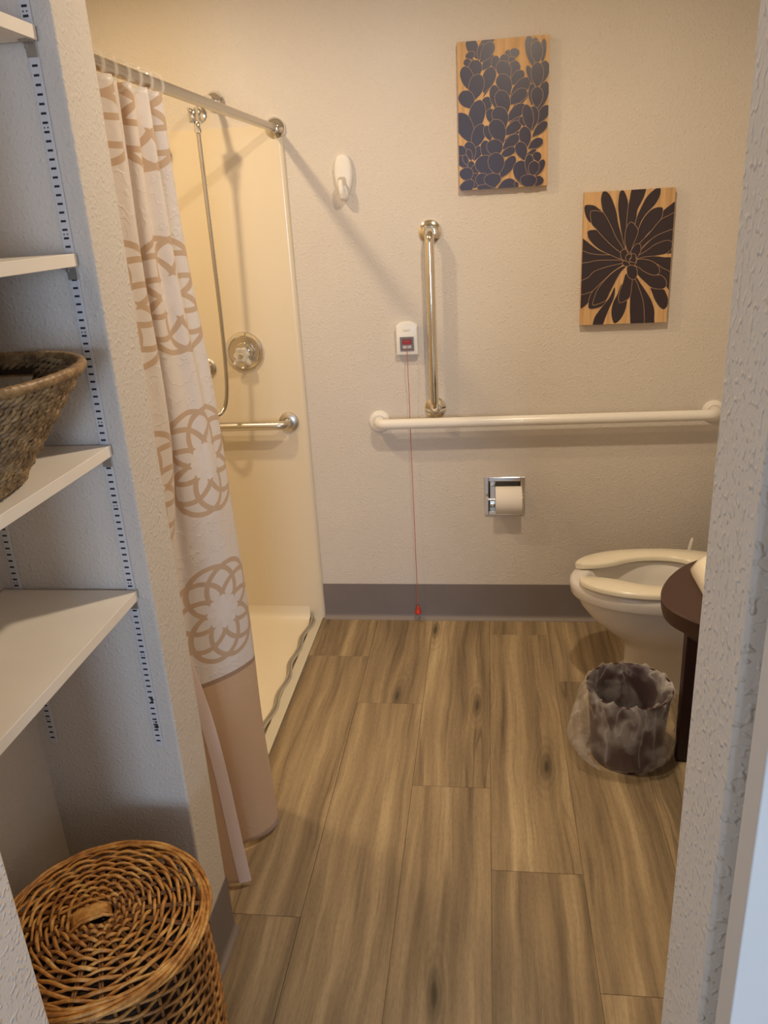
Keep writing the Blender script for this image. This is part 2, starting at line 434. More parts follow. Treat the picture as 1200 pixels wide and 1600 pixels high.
# the unseen room behind the camera, side walls whitened to bounce light
struct(B().box((-1.5, -5.2, 0), (-1.4, YJ0, CEIL)).build('wall_bedroom_left', 'wall_bounce'), 'unseen white wall of the outer room, left, set close to bounce light', 'wall')  # moved in close so more light bounces onto the doorway edge
struct(B().box((2.4, -5.2, 0), (2.5, YJ1, CEIL)).build('wall_bedroom_right', 'wall_bounce'), 'wall of the outer room, right', 'wall')
g = B(); wx0, wx1, wz0, wz1 = .15, 1.35, .8, 2.2
g.box((-2.4, -5.3, 0), (wx0, -5.2, CEIL)); g.box((wx1, -5.3, 0), (2.5, -5.2, CEIL)); g.box((wx0, -5.3, 0), (wx1, -5.2, wz0)); g.box((wx0, -5.3, wz1), (wx1, -5.2, CEIL))
struct(g.build('wall_bedroom_back', 'wall'), 'wall of the outer room with the window', 'wall')
g = B()
for a, b in (((wx0, -5.26, wz0), (wx0+.05, -5.21, wz1)), ((wx1-.05, -5.26, wz0), (wx1, -5.21, wz1)), ((wx0, -5.26, wz0), (wx1, -5.21, wz0+.05)), ((wx0, -5.26, wz1-.05), (wx1, -5.21, wz1))): g.box(a, b)
struct(g.build('window_1', 'lamp_trim'), 'white window frame behind the viewer', 'window')

# floor with planks of their own
fl = B().box((-2.3, -5.2, -.06), (2.4, D+.12, -.004)).build('floor', 'dark')
fl.data.materials.append(M['plank']); fl.data.materials[0] = M['plank']
struct(fl, 'brown wood-look vinyl plank floor', 'floor')
PW, PL = .2315, 1.22
ends = {-3: 2.65, -2: 2.34, -1: 1.922, 0: 2.83, 1: 2.50, 2: 2.17, 3: 1.75, 4: 2.7, -4: 1.95, -5: 2.5, -6: 2.2, -7: 1.8}
GAP = .0005
for row in range(-7, 5):
    x0, x1 = row*PW, (row+1)*PW
    e = ends[row]; cuts = [e+PL, e, e-PL, e-2*PL, e-3*PL, e-4*PL]
    for a, b in zip(cuts[1:], cuts[:-1]):
        y0, y1 = max(a, -1.2), min(b, D)
        if y1-y0 < .02: continue
        xx0, xx1 = x0, x1
        if y1 < YS1+.02 and xx1 < -1.0: continue
        if xx1 <= -.70 and y0 > YS1 - .05: continue
        if row <= -4 and y1 > YS1:                       # nothing under the shower
            y1 = YS1
            if y1-y0 < .02: continue
        if row == -3: xx0 = -.70
        g = B(); dz = -.0006
        pts = [(xx0+GAP, y0+GAP), (xx1-GAP, y0+GAP), (xx1-GAP, y1-GAP), (xx0+GAP, y1-GAP)]
        inn = [(xx0+GAP+.0008, y0+GAP+.0008), (xx1-GAP-.0008, y0+GAP+.0008), (xx1-GAP-.0008, y1-GAP-.0008), (xx0+GAP+.0008, y1-GAP-.0008)]
        g.loft([[(x, y, -.004) for x, y in pts], [(x, y, dz) for x, y in pts], [(x, y, 0) for x, y in inn]])
        g.build('plank', 'plank', fl)

# rubber cove base
def cove(name, path, label):
    """path: plan polyline, base stands to the right of its direction (towards the room)"""
    prof = [(0, .16), (.0025, .16), (.003, .155), (.003, .026), (.005, .016), (.010, .007), (.016, .0035), (.017, .0), (0, 0)]
    rings = []
    P = [Vector((x, y, 0)) for x, y in path]
    for i, p in enumerate(P):
        d0 = (P[i]-P[i-1]).normalized() if i > 0 else None
        d1 = (P[i+1]-P[i]).normalized() if i < len(P)-1 else None
        nrm = lambda d: Vector((d.y, -d.x, 0))
        if d0 is None: n_ = nrm(d1)
        elif d1 is None: n_ = nrm(d0)
        else:
            n_ = nrm(d0)+nrm(d1); n_ = n_/(n_.length**2)*2
        rings.append([tuple(p+n_*o+Vector((0, 0, z))) for o, z in prof])
    o = B().loft(rings).build(name, 'base', smooth=True, angle=50)
    o.data.materials.append(M['base_toe'])
    for f in o.data.polygons:
        if max(o.data.vertices[i].co.z for i in f.vertices) < .02: f.material_index = 1
    struct(o, label, 'baseboard')
cove('baseboard_back', [(-.692, D), (XR, D)], 'taupe rubber baseboard along the far wall')
cove('baseboard_left', [(XN, YS0), (XL, YS0), (XL, YS1)][::1], 'taupe rubber baseboard round the foot of the stub wall')
cove('baseboard_right', [(XR, D-.02), (XR, YJ1)], 'taupe rubber baseboard behind the toilet')

# ------------------------------------------------------------------ door (slid open against the outside of the wall)
d = B().box((.190, .483, .012), (1.09, .516, 2.08)).build('door_1', 'doorp', bevel=.002)
struct(d, 'white sliding door edge at the right side of the picture', 'door')
hd = B(); hd.tube(smoothpath([(.262, .484, .93), (.262, .457, .945), (.262, .454, .99), (.262, .457, 1.035), (.262, .484, 1.05)], 5), .006, 8)
hd.build('door_handle', 'handle', d, smooth=True)

# ------------------------------------------------------------------ ceiling lamps (above the picture)
for loc, lab in ((SHOWER_LAMP, 'round ceiling lamp over the shower'), (ROOM_LAMP, 'round ceiling lamp in the middle of the bathroom')):
    t = thing('ceiling_lamp', (loc[0], loc[1], CEIL), lab, 'lamp', 'round ceiling lamps')
    B().lathe([(.105, -.004), (.11, -.018), (.088, -.03), (.085, -.012)], 40, (loc[0], loc[1], CEIL)).build('trim_ring', 'lamp_trim', t, smooth=True)
    B().lathe([(.084, -.012), (.084, -.0165)], 40, (loc[0], loc[1], CEIL)).build('lens', 'lens', t, smooth=True)

# ------------------------------------------------------------------ shower stall
st = thing('shower_stall', (-1.15, 2.2, 0), 'cream moulded shower surround behind the patterned curtain', 'shower')
PT, PX1 = 1.90, -.690
# end panel on the far wall, its free edge a soft raised flange
g = B()
prof = [(XSH+.004, 0), (XSH+.004, -.012), (PX1-.030, -.012), (PX1-.016, -.0135), (PX1-.006, -.011), (PX1, -.004), (PX1, 0)]
g.loft([[(x, D+y, z) for x, y in prof] for z in (.004, PT-.012, PT)], closed=True)
g.build('end_panel', 'acrylic', st, smooth=True, angle=60)
B().box((XSH, YS1+.002, .004), (XSH+.012, D-.012, PT)).build('side_panel', 'acrylic', st, bevel=.003)
B().box((XSH+.012, YS1, .004), (-.76, YS1+.012, PT)).build('near_panel', 'acrylic', st, bevel=.003)
# pan with a coved edge up the end wall
g = B(); rings = []
for y, z in ((YS1+.012, .0), (D-.075, .0), (D-.045, .004), (D-.026, .014), (D-.016, .032), (D-.0125, .06)):
    rings.append([(XSH+.012, y, z+.002), (-.752, y, z+.002)])
g.loft(rings, False, False, closed=False)
g.build('shower_pan', 'pan', st, smooth=True, angle=80)
B().box((-.739, YS1, -.003), (-.7005, D-.003, .0055)).build('threshold_strip', 'strip', st, bevel=.002)
# drain
B().lathe([(.05, .0025), (.05, .004), (.044, .0045), (.0, .004)], 28, (-1.15, 2.2, 0)).build('drain_cover', 'chrome', st, smooth=True)
# water dam lying wavy beside the threshold
g = B(); N = 110; rings = []
for i in range(N+1):
    y = 1.42+(D-.03-1.42)*i/N
    x = -.748+.0065*math.sin(i*.42+.6)+.004*math.sin(i*.17+2)
    if y > D-.12: x += (y-(D-.12))*.03
    hgt = .022+.004*math.sin(i*.42)
    if y > D-.07: hgt += (y-(D-.07))*.45
    prof = [(-.011, .0025), (-.012, .005), (-.005, .008), (-.004, hgt-.004), (-.001, hgt), (.003, hgt-.003), (.0035, .009), (.011, .005), (.010, .0025)]
    rings.append([(x+a, y, b+.001) for a, b in prof])
g.loft(rings)
tag(g.build('shower_dam', 'dam', smooth=True, angle=50), 'wavy grey rubber water dam along the shower threshold', 'dam')

# curtain rod
RX, RZ, RR = -.716, 1.888, .0135
t = thing('curtain_rod', (RX, D, RZ), 'steel shower curtain rod running out from the far wall', 'curtain rod')
g = B(); n = 24; ring = []
for q in range(n):
    a = 2*PI*q/n; rr = RR*(1.0 if q % 4 else .955); ring.append((rr*math.cos(a), rr*math.sin(a)))
g.loft([[(RX+x, y, RZ+z) for x, z in ring] for y in (YS1+.004, D-.006)])
g.build('rod', 'rodm', t, smooth=True, angle=80)
for yy, s in ((D, 1), (YS1, -1)):
    prof = [(.037, 0), (.037, .006), (.034, .012), (.026, .018), (.0195, .022), (.0185, .034), (.0145, .036)]
    B().lathe([(r, h*s) for r, h in prof], 36, (RX, yy, RZ), 'Y').build('flange', 'chrome', t, smooth=True, angle=30)

# ------------------------------------------------------------------ shower curtain
levels = [
 (1.868, [(-.735,1.48),(-.72,1.52),(-.705,1.575),(-.715,1.63),(-.73,1.68),(-.718,1.715),(-.708,1.755),(-.714,1.79),(-.706,1.83),(-.714,1.864),(-.724,1.876),(-.735,1.866),(-.745,1.84),(-.75,1.80)]),
 (1.50, [(-.76,1.50),(-.72,1.52),(-.70,1.57),(-.703,1.632),(-.744,1.70),(-.722,1.72),(-.705,1.75),(-.698,1.79),(-.694,1.835),(-.70,1.877),(-.722,1.895),(-.742,1.89),(-.755,1.87),(-.765,1.83)]),
 (1.07, [(-.76,1.50),(-.72,1.515),(-.695,1.56),(-.698,1.632),(-.742,1.70),(-.716,1.715),(-.685,1.74),(-.665,1.785),(-.656,1.83),(-.664,1.872),(-.70,1.892),(-.735,1.89),(-.765,1.87),(-.79,1.84)]),
 (.52, [(-.660,1.535),(-.690,1.515),(-.725,1.52),(-.75,1.57),(-.744,1.64),(-.712,1.665),(-.682,1.69),(-.652,1.725),(-.632,1.765),(-.627,1.80),(-.65,1.84),(-.70,1.86),(-.76,1.85),(-.80,1.80)]),
 (.016, [(-.612,1.522),(-.645,1.505),(-.692,1.505),(-.720,1.54),(-.722,1.60),(-.698,1.625),(-.664,1.640),(-.628,1.668),(-.604,1.705),(-.598,1.745),(-.618,1.79),(-.655,1.815),(-.69,1.80),(-.715,1.76)]),
]
NU, NV = 14, 130
sec = []
for z, pl in levels:
    sec.append(smoothpath([(x, y, z) for x, y in pl], NU))
cols = len(sec[0])
# arc length of a mean section gives the cloth coordinate
mean = [sum((sec[l][i] for l in (1, 2, 3)), Vector())/3 for i in range(cols)]
s_ = [0.0]
for i in range(1, cols): s_.append(s_[-1]+((mean[i]-mean[i-1]).length))
def vpath(i):
    return smoothpath([sec[l][i] for l in range(len(sec))], 32)
colsV = [vpath(i) for i in range(cols)]; rowsN = len(colsV[0])
verts = []; uvs = []
for j in range(rowsN):
    for i in range(cols):
        p = colsV[i][j].copy(); f = max(0, min(1, (p.z-.75)/1.1))
        a = colsV[max(i-1, 0)][j]; b = colsV[min(i+1, cols-1)][j]; tg = (b-a); tg.z = 0
        nn = Vector((tg.y, -tg.x, 0)).normalized() if tg.length > 1e-6 else Vector((1, 0, 0))
        amp = .017*f**1.3
        p += nn*amp*math.sin(2*PI*s_[i]/.072+.6)
        p += nn*.004*math.sin(p.z*9+s_[i]*21)*(1-f)*(.3+.7*min(1, p.z/.4))
        if j == rowsN-1: p.z += .004*math.sin(s_[i]*30)
        verts.append(tuple(p)); uvs.append((s_[i], p.z))
faces = []
for j in range(rowsN-1):
    for i in range(cols-1):
        a = j*cols+i; faces.append((a, a+1, a+cols+1, a+cols))
me = bpy.data.meshes.new('cloth'); me.from_pydata(verts, [], faces)
uvl = me.uv_layers.new(name='cloth_uv')
UC = s_[int(NU*6.7)]     # a column of medallions runs down the big front fold
for lp in me.loops:
    u, v = uvs[lp.vertex_index]; uvl.data[lp.index].uv = (u-UC, v)
# the hem height is measured in the same coordinate
me.materials.append(M['curtain'])
for p in me.polygons: p.use_smooth = True
t = thing('shower_curtain', (-.69, 1.65, 0), 'pale shower curtain with tan ring medallions hanging bunched from the rod', 'curtain')
o = bpy.data.objects.new('cloth', me); C.objects.link(o); o.parent = t; o.location = -t.location
sm = o.modifiers.new('thickness', 'SOLIDIFY'); sm.thickness = .0012
# turned hem tape down the free edge
g = B(); rings = []
for j in range(rowsN):
    if verts[j*cols][2] > 1.0: continue
    a = Vector(verts[j*cols]); b = Vector(verts[j*cols+NU//1]); dn = (b-a).normalized(); out = Vector((-dn.y, dn.x, 0))
    if out.dot(Vector((.35, -.94, 0))) < 0: out = -out
    c = a+dn*.03
    rings.append([tuple(a+out*.002-dn*.001), tuple(a+out*.0045+dn*.002), tuple(c+out*.0045), tuple(c+out*.002)])
g.loft(rings)
g.build('hem', 'hem', t, smooth=True, angle=50)
# rings on the rod
for i in range(8):
    y = 1.46+i*.058
    g = B(); ph = random.uniform(-.25, .25)
    pts = [(RX+.026*math.cos(a), y+.010*math.sin(a+ph), RZ-.009+.0285*math.sin(a)) for a in [2*PI*q/28 for q in range(28)]]
    g.tube(pts, .0032, 8, closed=True)
    lab = 'clear plastic curtain ring on the rod, %s' % ('the last one before the bare rod' if i == 7 else ['eighth', 'seventh', 'sixth', 'fifth', 'fourth', 'third', 'second'][i]+' from the bare end of the curtain')
    tag(g.build('curtain_ring', 'ring', smooth=True), lab, 'curtain ring', 'clear curtain rings')

# ------------------------------------------------------------------ hand shower on its arm
t = thing('hand_shower', (-.915, D, 1.985), 'chrome shower arm and holder with a long metal hose', 'shower head')
B().lathe([(.03, .012), (.03, .016), (.024, .024), (.014, .028), (.0105, .03)], 32, (-.915, D, 1.985), 'Y').build('wall_flange', 'chrome', t, smooth=True, angle=30)
arm = smoothpath([(-.915, D-.02, 1.985), (-.916, D-.08, 1.986), (-.917, D-.14, 1.972), (-.918, D-.178, 1.945), (-.918, D-.190, 1.93)], 6)
B().tube(arm, .0098, 14).build('arm', 'chrome', t, smooth=True, angle=50)
HX, HY, HZ = -.922, 2.757, 1.925
h = B().lathe([(.006, -.006), (.024, -.004), (.026, .002), (.022, .008), (.010, .012)], 28, (HX+.006, HY+.012, HZ), 'Y').build('holder', 'chrome', t, smooth=True, angle=30)
g = B()                                            # U-shaped cradle
for sgn in (-1, 1):
    g.loft([[(HX-.004+sgn*.014+dx, HY+dy, HZ+z+dx*0) for dx, dy in ((-.004, -.02), (.004, -.02), (.004, .01), (-.004, .01))] for z in (-.024, .0, .02)])
g.box((HX-.02, HY+.004, HZ-.022), (HX+.012, HY+.014, HZ+.018))
g.build('cradle', 'chrome', h, bevel=.002)
B().lathe([(.0085, -.020), (.0105, -.024), (.0105, -.040), (.012, -.041), (.012, -.053), (.009, -.055)], 16, (HX+.001, HY-.004, HZ)).build('coupling', 'chrome', t, smooth=True, angle=30)
hose = smoothpath([(HX+.001, HY-.004, HZ-.05), (-.9225, 2.757, 1.78), (-.926, 2.768, 1.55), (-.932, 2.785, 1.30), (-.941, 2.80, 1.12), (-.951, 2.808, 1.02), (-.968, 2.812, .955), (-1.0, 2.82, .925), (-1.035, 2.845, .945), (-1.058, 2.88, 1.0), (-1.066, 2.905, 1.05)], 40)
g = B(); L = 0; rr = []
for i, p in enumerate(hose): rr.append(.0078 if i % 2 else .0066)
g.tube(hose, rr, 10)
g.build('hose', 'steel', t, smooth=True, angle=80)
g = B().lathe([(.038, .012), (.038, .016), (.033, .020), (.030, .0205), (.028, .0185), (.024, .0185), (.022, .024), (.013, .026), (.012, .045)], 32, (-1.066, D, 1.078), 'Y')
g.tube(smoothpath([(-1.066, D-.04, 1.078), (-1.066, D-.052, 1.072), (-1.066, D-.055, 1.055), (-1.066, D-.055, 1.04)], 4), .011, 12)
g.build('supply_elbow', 'steel', t, smooth=True, angle=30)
# second wall outlet, half hidden by the curtain
t = thing('wall_outlet', (-1.13, D, 1.822), 'round chrome escutcheon high on the shower wall at the curtain edge', 'pipe fitting')
B().lathe([(.0415, .012), (.0415, .016), (.038, .022), (.024, .032), (.020, .034), (.014, .034)], 36, (-1.13, D, 1.822), 'Y').build('escutcheon', 'chrome', t, smooth=True, angle=30)
B().tube(smoothpath([(-1.13, D-.03, 1.822), (-1.145, D-.07, 1.815), (-1.165, D-.10, 1.795), (-1.19, D-.12, 1.765)], 5), .0115, 14).build('pipe', 'chrome', t, smooth=True, angle=50)

# mixing valve
VX, VZ = -.909, 1.135
t = thing('shower_valve', (VX, D, VZ), 'round chrome shower valve with a clear lever knob', 'valve')
B().lathe([(.075, .012), (.0755, .015), (.072, .020), (.062, .022), (.058, .019), (.036, .018), (.034, .022), (.0, .024)], 48, (VX, D, VZ), 'Y').build('plate', 'chrome', t, smooth=True, angle=30)
B().lathe([(.019, .024), (.019, .040), (.013, .044)], 28, (VX, D, VZ), 'Y').build('stem', 'nickel', t, smooth=True, angle=30)
g = B(); rings = []
for h_, sc in ((.042, .8), (.046, 1.0), (.066, 1.0), (.072, .86)):
    rings.append([(VX+sc*.027*math.cos(a)*(1+.10*math.cos(6*a)), D-h_, VZ-.004+sc*.027*math.sin(a)*(1+.10*math.cos(6*a))) for a in [2*PI*q/48 for q in range(48)]])
g.loft(rings)
k_ = g.build('knob', 'knob', t, smooth=True, angle=40)
g = B()
for a in (-2.25, -.9):
    c_, s2_ = math.cos(a), math.sin(a)
    g.tube([(VX+.018*c_, D-.056, VZ-.004+.018*s2_), (VX+.036*c_, D-.056, VZ-.004+.036*s2_), (VX+.046*c_, D-.054, VZ-.004+.046*s2_)], [.011, .011, .007], 12)
g.build('lever', 'knob', t, smooth=True, angle=50)
B().lathe([(.011, .071), (.011, .0745), (.005, .076), (.004, .073), (.0, .073)], 20, (VX, D, VZ-.004), 'Y').build('screw_cap', 'chrome', t, smooth=True, angle=30)
g = B()
for i in range(11):
    a = .9-i*.16
    x0, z0, x1, z1 = VX+.040*math.cos(a), VZ+.040*math.sin(a), VX+.053*math.cos(a), VZ+.053*math.sin(a)
    g.tube([(x0, D-.0195, z0), (x1, D-.0195, z1)], .0012, 5)
g.build('temperature_marks', 'greyp', t)

# ------------------------------------------------------------------ grab bars
def grab(name, p0, p1, r, fr, so, mat, label, collar=None, y0=0):
    """bar between two wall points with bent ends and round flanges"""
    a, b = Vector(p0), Vector(p1); dr = (b-a).normalized(); out = Vector((0, -1, 0)); rb = .034
    t = thing(name, tuple(a), label, 'grab bar')
    pts = [a+out*.006, a+out*(so-rb)]
    for i in range(1, 7):
        q = i/6*PI/2; pts.append(a+out*(so-rb+rb*math.sin(q))+dr*(rb-rb*math.cos(q)))
    c = [b+out*.006, b+out*(so-rb)]
    for i in range(1, 7):
        q = i/6*PI/2; c.append(b+out*(so-rb+rb*math.sin(q))-dr*(rb-rb*math.cos(q)))
    pts += c[::-1]
    B().tube(pts, r, 20).build('bar', mat, t, smooth=True, angle=60)
    for e in (a, b):
        prof = [(fr, y0), (fr, y0+.004), (fr*.96, y0+.008), (fr*.72, y0+.013), (r*1.25, y0+.0145), (r*1.18, y0+.012), (r, y0+.012)]
        B().lathe(prof, 40, tuple(e), 'Y').build('flange', mat, t, smooth=True, angle=30)
grab('grab_bar', (-.196, D, 1.528), (-.196, D, .901), .0165, .0405, .057, 'nickel', 'upright polished grab bar beside the emergency call box')
grab('grab_bar', (-.411, D, .853), (.812, D, .862), .0195, .0405, .060, 'whitebar', 'long white horizontal grab bar across the far wall')
grab('grab_bar', (-.764, D, .860), (-1.35, D, .860), .0165, .039, .068, 'steel', 'brushed steel grab bar inside the shower', y0=.012)

# ------------------------------------------------------------------ stick-on hook
HKX, HKZ = -.488, 1.727
t = thing('adhesive_hook', (HKX, D, HKZ), 'white stick-on wall hook above the call box', 'hook')
def oval(w, h, n=40, pw=2.6, taper=.0):
    out = []
    for q in range(n):
        a = 2*PI*q/n; c_, s2_ = math.cos(a), math.sin(a)
        x = w*math.copysign(abs(c_)**(2/pw), c_); z = h*math.copysign(abs(s2_)**(2/pw), s2_)
        out.append((x*(1-taper*(-z/h)*.5 if z < 0 else 1), z))
    return out
rings = []
for y, s1 in ((.0005, 1.0), (.010, 1.0), (.018, .93), (.022, .78), (.0235, .5), (.024, .15)):
    rings.append([(HKX+x*s1, D-y, HKZ+z*(.45+.55*s1 if s1 < .95 else s1)) for x, z in oval(.0325, .068, taper=.55)])
pl_ = B().loft(rings).build('plate', 'plastic_s', t, smooth=True, angle=60)
arch = [(-.016, -.058), (-.0165, -.03), (-.015, -.012), (-.009, -.006), (.007, -.006), (.012, -.012), (.0145, -.03), (.020, -.046), (.012, -.056), (0, -.060)]
am_ = [(p.x, p.y) for p in smoothpath([(a, b, 0) for a, b in arch], 3, closed=True)]
B().loft([[(HKX-.003+x, D-.0255+.12*max(0, -z-.02), HKZ+z) for x, z in am_], [(HKX-.003+x, D-.0235+.12*max(0, -z-.02), HKZ+z) for x, z in am_]]).build('cut_out_shade', 'hook_shade', pl_)  # darker patch on the plate, shade of the recess painted as colour
g = B()
hk_ = smoothpath([(HKX, D-.010, HKZ-.056), (HKX, D-.022, HKZ-.069), (HKX-.001, D-.038, HKZ-.070), (HKX-.003, D-.048, HKZ-.058), (HKX-.005, D-.050, HKZ-.036), (HKX-.006, D-.047, HKZ-.016)], 6)
g.tube(hk_, [.014]*8+[.0125]*8+[.0105]*7+[.0095]*5+[.0085]*2+[.005], 16)
g.build('hook', 'plastic_s', t, smooth=True, angle=60)

# ------------------------------------------------------------------ emergency call box
CX, CZ = -.291, 1.165
t = thing('emergency_call_box', (CX, D, CZ), 'white emergency pull-cord box with a red switch on the wall', 'call box')
outl = []
for x, z in ((-.040, -.062), (.040, -.062), (.040, .045)): outl.append((x, z))
for i in range(9):
    q = i/8; outl.append((.040-.08*q, .045+.017*math.sin(PI*q)**.6))
g = B(); rings = []
for y, s1 in ((.001, 1.0), (.020, 1.0), (.027, .95), (.029, .88)):
    rings.append([(CX+x*s1, D-y, CZ+z*s1) for x, z in outl])
hs = g.loft(rings).build('housing', 'plastic', t, bevel=.003, angle=50)
B().box((CX-.013, D-.0305, CZ+.027), (CX+.013, D-.028, CZ+.037)).build('logo_plate', 'plastic_s', hs, bevel=.001)
bz = B(); bx0, bx1, bz0, bz1 = CX-.025, CX+.025, CZ-.044, CZ+.006
for a, b in (((bx0, bz0), (bx0+.009, bz1)), ((bx1-.009, bz0), (bx1, bz1)), ((bx0+.009, bz0), (bx1-.009, bz0+.009)), ((bx0+.009, bz1-.009), (bx1-.009, bz1))):
    bz.box((a[0], D-.0325, a[1]), (b[0], D-.028, b[1]))
bz.build('bezel', 'greyp', t)
sw = B().loft([[(x, D-.029, z) for x, z in ((CX-.016, CZ-.022), (CX+.016, CZ-.022), (CX+.016, CZ-.003), (CX-.016, CZ-.003))], [(x, D-.036, z) for x, z in ((CX-.015, CZ-.021), (CX+.015, CZ-.021), (CX+.015, CZ-.005), (CX-.015, CZ-.005))]]).build('switch', 'redp', t, bevel=.001)
B().tube([(CX-.008, D-.0362, CZ-.006), (CX, D-.0366, CZ-.0105), (CX+.008, D-.0362, CZ-.006)], .0009, 6).build('switch_mark', 'cordr', sw)
B().box((CX-.016, D-.031, CZ-.035), (CX+.016, D-.029, CZ-.022)).build('indicator', 'lgrey', t)
pc = smoothpath([(CX, D-.034, CZ-.024), (CX+.0005, D-.037, CZ-.06), (CX, D-.036, CZ-.12), (CX, D-.030, .95), (CX-.001, D-.028, .80), (CX-.001, D-.028, .5), (CX-.001, D-.028, .15), (CX-.001, D-.028, .07)], 8)
# the cord runs in front of the box and behind nothing: it hangs over the white bar
cord = B().tube(pc, .0013, 6).build('pull_cord', 'cordr', t, smooth=True)
B().lathe([(.0035, .032), (.006, .030), (.0065, .021), (.0125, .009), (.014, .002), (.013, .0), (.0, .0)], 20, (CX-.001, D-.028, .040)).build('cord_bell', 'redb', cord, smooth=True, angle=40)

# ------------------------------------------------------------------ recessed paper holder and roll
t = thing('paper_holder', (TPX, D, TPZ), 'recessed chrome toilet paper holder set in the far wall', 'paper holder')
g = B(); o_, i_ = .0785, .0615
for a, b in (((-o_, -o_), (-i_, o_)), ((i_, -o_), (o_, o_)), ((-i_, i_), (i_, o_)), ((-i_, -o_), (i_, -i_))):
    g.box((TPX+a[0], D-.006, TPZ+a[1]), (TPX+b[0], D-.0003, TPZ+b[1]))
g.build('frame', 'chrome', t, bevel=.0025)
g = B(); dpt = .065; i2 = .0625
ring = lambda y, s_: [(TPX-s_, D+y, TPZ-s_), (TPX+s_, D+y, TPZ-s_), (TPX+s_, D+y, TPZ+s_), (TPX-s_, D+y, TPZ+s_)]
g.loft([ring(0, i2), ring(dpt, i2-.004)], cap0=False)
g.build('recess', 'chrome', t, bevel=.004)
for s1 in (-1, 1):
    B().loft([[(TPX+s1*.067+dx, D-.005, TPZ+dz) for dx, dz in ((-.006, -.012), (.006, -.012), (.006, .012), (-.006, .012))], [(TPX+s1*.067+dx, D-.024, TPZ-.006+dz) for dx, dz in ((-.005, -.007), (.005, -.007), (.005, .007), (-.005, .007))]]).build('post', 'chrome', t, bevel=.002)
RLX, RLY, RLZ, RLR = .077, D-.022, TPZ-.010, .054
B().tube([(TPX-.064, RLY, TPZ-.006), (TPX+.064, RLY, TPZ-.006)], .0065, 12).build('roller', 'chrome', t, smooth=True, angle=40)
t = thing('paper_roll', (RLX, RLY, RLZ), 'white toilet paper roll in the chrome wall holder', 'paper roll')
B().lathe([(.019, -.050), (RLR-.002, -.0505), (RLR, -.048), (RLR, .048), (RLR-.002, .0505), (.019, .050), (.019, -.050)], 40, (RLX, RLY, RLZ), 'X').build('roll', 'paper', t, smooth=True, angle=35)
g = B()
rings = [[(RLX-.050, RLY-(RLR+.0008)*math.cos(a), RLZ+(RLR+.0008)*math.sin(a)), (RLX+.050, RLY-(RLR+.0008)*math.cos(a), RLZ+(RLR+.0008)*math.sin(a))] for a in [1.2-q*.12 for q in range(17)]]
g.loft(rings, False, False, closed=False).build('loose_sheet', 'paper', t, smooth=True)

# ------------------------------------------------------------------ two printed boards
def homography_uv(px, corners):
    """inverse bilinear: crop pixel -> (u,v) on the board, v up"""
    (x0, y0), (x1, y1), (x2, y2), (x3, y3) = corners     # TL TR BR BL
    u, v = .5, .5
    for _ in range(12):
        fx = (1-v)*((1-u)*x0+u*x1)+v*((1-u)*x3+u*x2)-px[0]; fy = (1-v)*((1-u)*y0+u*y1)+v*((1-u)*y3+u*y2)-px[1]
        a = (1-v)*(x1-x0)+v*(x2-x3); b = (1-u)*(x3-x0)+u*(x2-x1); c = (1-v)*(y1-y0)+v*(y2-y3); d_ = (1-u)*(y3-y0)+u*(y2-y1)
        det = a*d_-b*c; u -= (fx*d_-b*fy)/det; v -= (a*fy-c*fx)/det
    return u, 1-v
def clip_poly(poly, W, H):
    def cl(poly, inside, inter):
        out = []
        for i in range(len(poly)):
            a, b = poly[i-1], poly[i]
            if inside(b):
                if not inside(a): out.append(inter(a, b))
                out.append(b)
            elif inside(a): out.append(inter(a, b))
        return out
    for ax, lim, sg in ((0, 0, 1), (0, W, -1), (1, 0, 1), (1, H, -1)):
        def ins(p, ax=ax, lim=lim, sg=sg): return (p[ax]-lim)*sg >= -1e-9
        def it(a, b, ax=ax, lim=lim, sg=sg):
            t_ = (lim-a[ax])/(b[ax]-a[ax]); return (a[0]+(b[0]-a[0])*t_, a[1]+(b[1]-a[1])*t_)
        poly = cl(poly, ins, it)
        if len(poly) < 3: return []
    return poly
def grow(poly, d_):
    n = len(poly); A = sum(poly[i-1][0]*poly[i][1]-poly[i][0]*poly[i-1][1] for i in range(n)); sg = 1 if A > 0 else -1; out = []
    for i in range(n):
        a, b, c = Vector(poly[i-1]), Vector(poly[i]), Vector(poly[(i+1) % n])
        e1, e2 = (b-a), (c-b)
        if e1.length < 1e-7 or e2.length < 1e-7: out.append(tuple(b)); continue
        e1.normalize(); e2.normalize(); n1 = Vector((e1.y, -e1.x))*sg; n2 = Vector((e2.y, -e2.x))*sg
        nn = n1+n2; l = nn.length
        nn = nn/l*min(1.6, 2/l) if l > .2 else n1
        out.append((b.x+nn.x*d_, b.y+nn.y*d_))
    return out
def picture(name, x0, z0, W, H, leaves, corners, ink, label, lw=.0011, tilt=0):
    t = thing(name, (x0+W/2, D, z0), label, 'wall art'); YF = D-.026
    B().box((x0, YF, z0), (x0+W, D-.002, z0+H)).build('board', 'board', t, bevel=.0008)
    dk, ln = B(), B(); lay = .00012
    for lf in leaves:
        q = [homography_uv(p, corners) for p in lf]; q = [(u*W, v*H) for u, v in q]
        q = [(p.x, p.y) for p in smoothpath([(a, b, 0) for a, b in q], 4, closed=True)]
        big = clip_poly(grow(q, lw), W, H); small = clip_poly(q, W, H)
        if len(small) < 3: continue
        if len(big) >= 3: ln.face([(x0+a, YF-lay, z0+b) for a, b in big])
        lay += .00002
        dk.face([(x0+a, YF-lay, z0+b) for a, b in small]); lay += .00002
    dk.build('painted_petals', ink, t); ln.build('petal_outline', 'ink_line', t)
    return t
